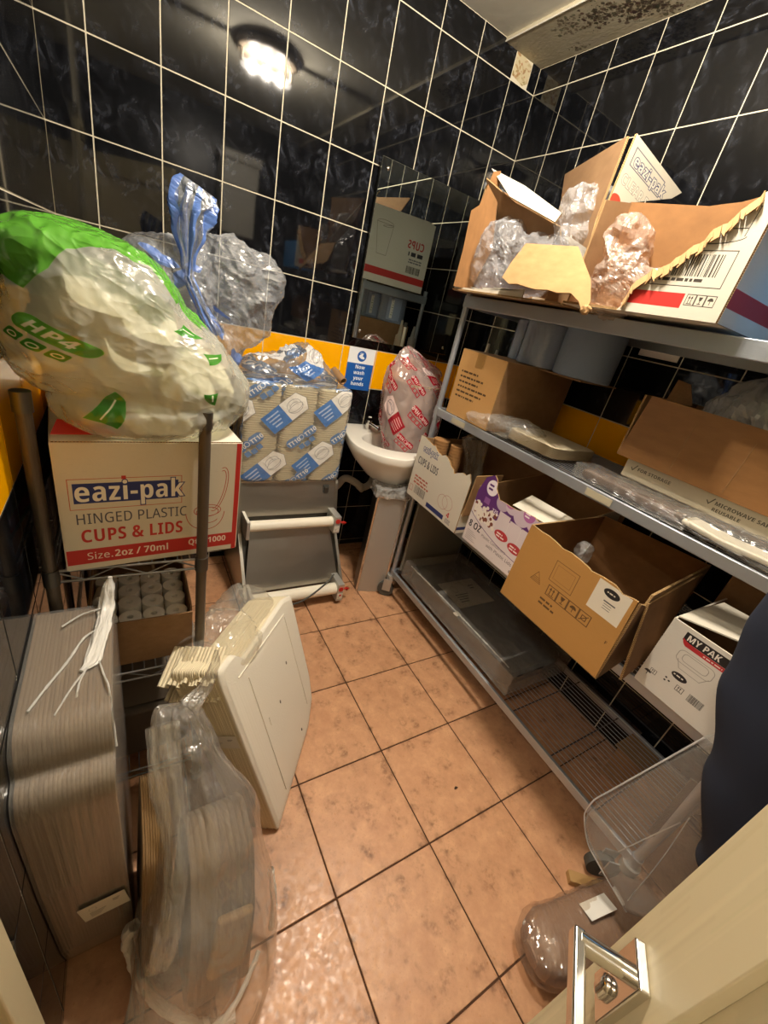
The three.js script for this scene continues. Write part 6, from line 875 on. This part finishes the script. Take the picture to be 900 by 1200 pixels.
// ---- bottom shelf
thing('metal_board', 'plain grey metal board standing upright at the far end of the bottom shelf', 'board', (add) => { add('sheet', box(1.425, 1.815, 0.171, 0.60, 0.545, 0.56, 0.004), std({ color: 0x8d8a80, roughness: 0.6 })); add('folded_lip', box(1.425, 1.815, 0.59, 0.602, 0.56, 0.575, 0.002), std({ color: 0x8d8a80, roughness: 0.6 })); });
thing('wrapped_trays', 'long flat film-wrapped pack of dark brown trays with white label on the bottom shelf', 'pack', (add) => {
  const y = 0.170, x0 = 1.425, x1 = 1.78, z0 = 0.63, z1 = 1.38;
  const L = []; for (let j = 0; j < 9; j++) for (const [k, s] of [[0, 0.005], [0.35, 0], [0.95, 0.005]]) { const q = y + 0.006 + (j + k) / 9 * 0.075; L.push(roundOutline([[x0 + s, q, z0 + s], [x0 + s, q, z1 - s], [x1 - s, q, z1 - s], [x1 - s, q, z0 + s]], 0.05, 5).map((p) => V(...p))); }
  add('tray_stack', loft(L), darkTray);
  const lb = add('paper_label', box(x0 + 0.06, x0 + 0.29, y + 0.083, y + 0.0845, z0 + 0.17, z0 + 0.36), std({ color: 0xb9b4a6, roughness: 0.6, map: labelM.map }), null, 'white paper label');
  let g = new THREE.BoxGeometry(x1 - x0 + 0.03, 0.105, z1 - z0 + 0.06, 40, 10, 80); g.deleteAttribute('normal'); g = mergeVertices(g, 1e-5); g.translate((x0 + x1) / 2, y + 0.054, (z0 + z1) / 2); g = crumple(g, 0.016, 9, 3); g = crumple(g, 0.006, 34, 2);
  const P = g.getAttribute('position'); for (let i = 0; i < P.count; i++) if (P.getY(i) < y + 0.002) P.setY(i, y + 0.002); g.computeVertexNormals();
  add('film', g, film({ color: 0xe6e2da, transmission: 0.8, roughness: 0.16, bumpScale: 0.0014 }));
  add('film_streak', crumple(tube([[x0 - 0.012, y + 0.10, z0 + 0.02], [x0 - 0.006, y + 0.106, z0 + 0.25], [x0 + 0.004, y + 0.104, z0 + 0.5], [x0 + 0.012, y + 0.100, z1 - 0.02]], 0.0035, 120, 8), 0.006, 50, 2), film({ color: 0xfaf8f2, transmission: 0.4 }));  // milky tube painted in for the bright streak along the front edge of the film
  const tg = add('clip_tag', box(x0 - 0.016, x0 + 0.012, y + 0.10, y + 0.103, 1.02, 1.045), paperWhite);
});
thing('tan_carton', 'tan cardboard box on the floor in the shade beneath the shelving', 'cardboard', (add) => { add('card_body', box(1.72, 1.85, 0.0, 0.15, 1.74, 1.95, 0.003), kraftM); add('card_flap', box(1.71, 1.85, 0.151, 0.156, 1.73, 1.84), kraftM); });
// ---------------------------------------------------------------- near the door
thing('clear_sleeve', 'clear plastic sleeve with a white bright edge hanging at the near end of the shelving', 'sleeve', (add) => {
  const O = [[1.862, 0.30], [1.864, 0.37], [1.878, 0.43], [1.94, 0.727], [2.02, 0.86], [2.13, 0.86], [2.13, 0.40], [2.085, 0.22], [2.055, 0.18], [2.04, 0.185], [1.915, 0.222], [1.872, 0.26]];
  const o = roundOutline(O.map(([z, y]) => [1.27, y, z]), 0.03, 6).map((p) => V(...p)), c = V(1.27, 0.48, 2.0);
  const lp = (s, x, dy = 0) => o.map((p) => V(x + 0.05 * (p.y - 0.2), c.y + (p.y - c.y) * s, c.z + (p.z - c.z) * s));
  const g = loft([lp(0.90, 1.215), lp(0.975, 1.222), lp(1.0, 1.24), lp(1.0, 1.262), lp(0.97, 1.285), lp(0.9, 1.292)]);
  add('film', crumple(g, 0.004, 9, 2), phys({ color: 0xf4f4f2, transmission: 0.9, thickness: 0, roughness: 0.09, ior: 1.5, side: THREE.DoubleSide }));
  add('edge_highlight', merge([tube([[1.245, 0.74, 1.945], [1.23, 0.43, 1.876], [1.228, 0.36, 1.861], [1.228, 0.29, 1.864], [1.228, 0.222, 1.915], [1.228, 0.18, 2.053]], 0.0022, 90, 8, 0.3)]), film({ color: 0xffffff, transmission: 0.35, roughness: 0.15 }));  // white tube stands for the highlights along the rim of the sleeve
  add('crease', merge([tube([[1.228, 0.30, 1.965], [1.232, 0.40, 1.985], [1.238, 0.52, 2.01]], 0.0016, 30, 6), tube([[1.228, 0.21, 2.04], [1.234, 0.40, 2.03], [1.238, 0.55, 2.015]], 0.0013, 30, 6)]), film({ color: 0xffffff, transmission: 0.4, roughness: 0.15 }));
});
thing('wrapped_pack', 'long film-wrapped pack of brown food trays lying on the floor by the door', 'pack', (add) => {
  const a = V(0.985, 0.062, 1.985), b = V(1.42, 0.062, 2.075), dir = b.clone().sub(a), n = V(-dir.z, 0, dir.x).normalize();
  const sec = (p, s) => { const o = []; for (let i = 0; i < 40; i++) { const q = i / 40 * 6.2832, co = Math.cos(q), si = Math.sin(q), m = Math.pow(Math.pow(Math.abs(co), 3) + Math.pow(Math.abs(si), 3), -1 / 3); o.push(p.clone().addScaledVector(n, co * m * 0.075 * s).add(V(0, si * m * 0.055 * s, 0))); } return o; };
  const L = []; for (let j = 0; j <= 30; j++) { const t = j / 30, s = Math.min(1, 0.35 + Math.pow(Math.min(t, 1 - t) * 8, 0.5) * 0.65); for (const [k, e] of [[0, 0], [0.6, -0.02]]) L.push(sec(a.clone().addScaledVector(dir, Math.min(1, t + k / 30)), s + e)); }
  add('tray_stack', loft(L), std({ color: 0x93725a, roughness: 0.6 }));
  const F = []; for (let j = 0; j <= 60; j++) { const t = j / 60, s = Math.min(1, 0.3 + Math.pow(Math.min(t + 0.004, 1.004 - t) * 8, 0.5) * 0.7); F.push(sec(a.clone().addScaledVector(dir, t * 1.06 - 0.03), s * 1.07)); }
  let f = mergeVertices(loft(F), 1e-5); f = crumple(crumple(f, 0.014, 12, 3), 0.007, 30, 2);
  const P = f.getAttribute('position'); for (let i = 0; i < P.count; i++) if (P.getY(i) < 0.002) P.setY(i, 0.002); add('film_wrap', facet(f), film({ color: 0xf4efe8, transmission: 0.94, roughness: 0.1, bumpScale: 0.001 }));
  const lb = add('paper_label', sheet([[-0.045, -0.022], [0.045, -0.022], [0.045, 0.022], [-0.045, 0.022]], 0.0006), paperWhite, null, 'white paper label'); lb.position.copy(a.clone().lerp(b, 0.55).add(V(-0.02, 0.064, -0.025))); lb.rotation.set(-Math.PI / 2 - 0.35, 0, -0.2);
});
thing('wood_block', 'short pale wooden block on the floor beside the castor near the door', 'block', (add) => { const g = box(-0.06, 0.06, 0, 0.022, -0.016, 0.016, 0.002); g.rotateY(-0.7); g.translate(1.315, 0, 1.955); add('block', g, std({ color: 0xb18c58, roughness: 0.8 })); });
// dark coat hung from the shelving post by the door
thing('coat', 'dark navy coat hung at the near end of the shelving beyond the door edge', 'coat', (add) => {
  const g = bag(COAT.map(([c, rx, rz]) => ({ c, rx, rz })), 100, 100, { amp: 0.016, f: 5, oct: 2, pw: 2.4, tilt: 0, pull: [1, 3, 1] });
  add('coat_body', g, navyM); add('hanging_loop', tube([[1.24, 1.36, 2.14], [1.28, 1.42, 2.10], [1.35, 1.44, 2.01], [1.366, 1.43, 1.998]], 0.003, 30, 8), navyM);
});
thing('dark_gap_strip', 'dark brown strip added for the gap between the clear sleeve and the navy coat', 'card', (add) => { add('strip', sheet3([[1.335, 0.33, 1.975], [1.34, 0.33, 1.99], [1.345, 0.56, 1.982], [1.34, 0.56, 1.967]], 0.004), [std({ color: 0x3a2418, roughness: 0.6 }), rubberM, rubberM]); });  // added strip, stands in for a dark gap rather than a known part
thing('crumb', 'tiny dark brown crumb alone on a floor tile in the middle of the room', 'crumb', (add) => { let g = new THREE.IcosahedronGeometry(0.006, 3); g.scale(1.3, 0.35, 0.7); g.translate(1.10, 0.0022, 1.56); add('crumb', crumple(g, 0.003, 200, 1), std({ color: 0x3c2413, roughness: 0.9 })); });
// white unit high on the wall behind, seen mirrored in the tiles
thing('wall_heater', 'white wall heater behind the viewer, mirrored faintly in the dark back wall tiles', 'heater', (add) => { const b = add('casing', box(0.95, 1.25, 1.72, 2.24, LEN - 0.24, LEN - 0.003, 0.015), whitePlastic); mesh('casing_top', box(0.93, 1.27, 2.24, 2.31, LEN - 0.26, LEN - 0.003, 0.02), whitePlastic, b); mesh('pipe_tail', merge([rod([1.03, 1.60, LEN - 0.1], [1.03, 1.73, LEN - 0.1], 0.011, 12), rod([1.17, 1.60, LEN - 0.1], [1.17, 1.73, LEN - 0.1], 0.011, 12)]), chromeM, b); });

renderer.render(scene, camera);
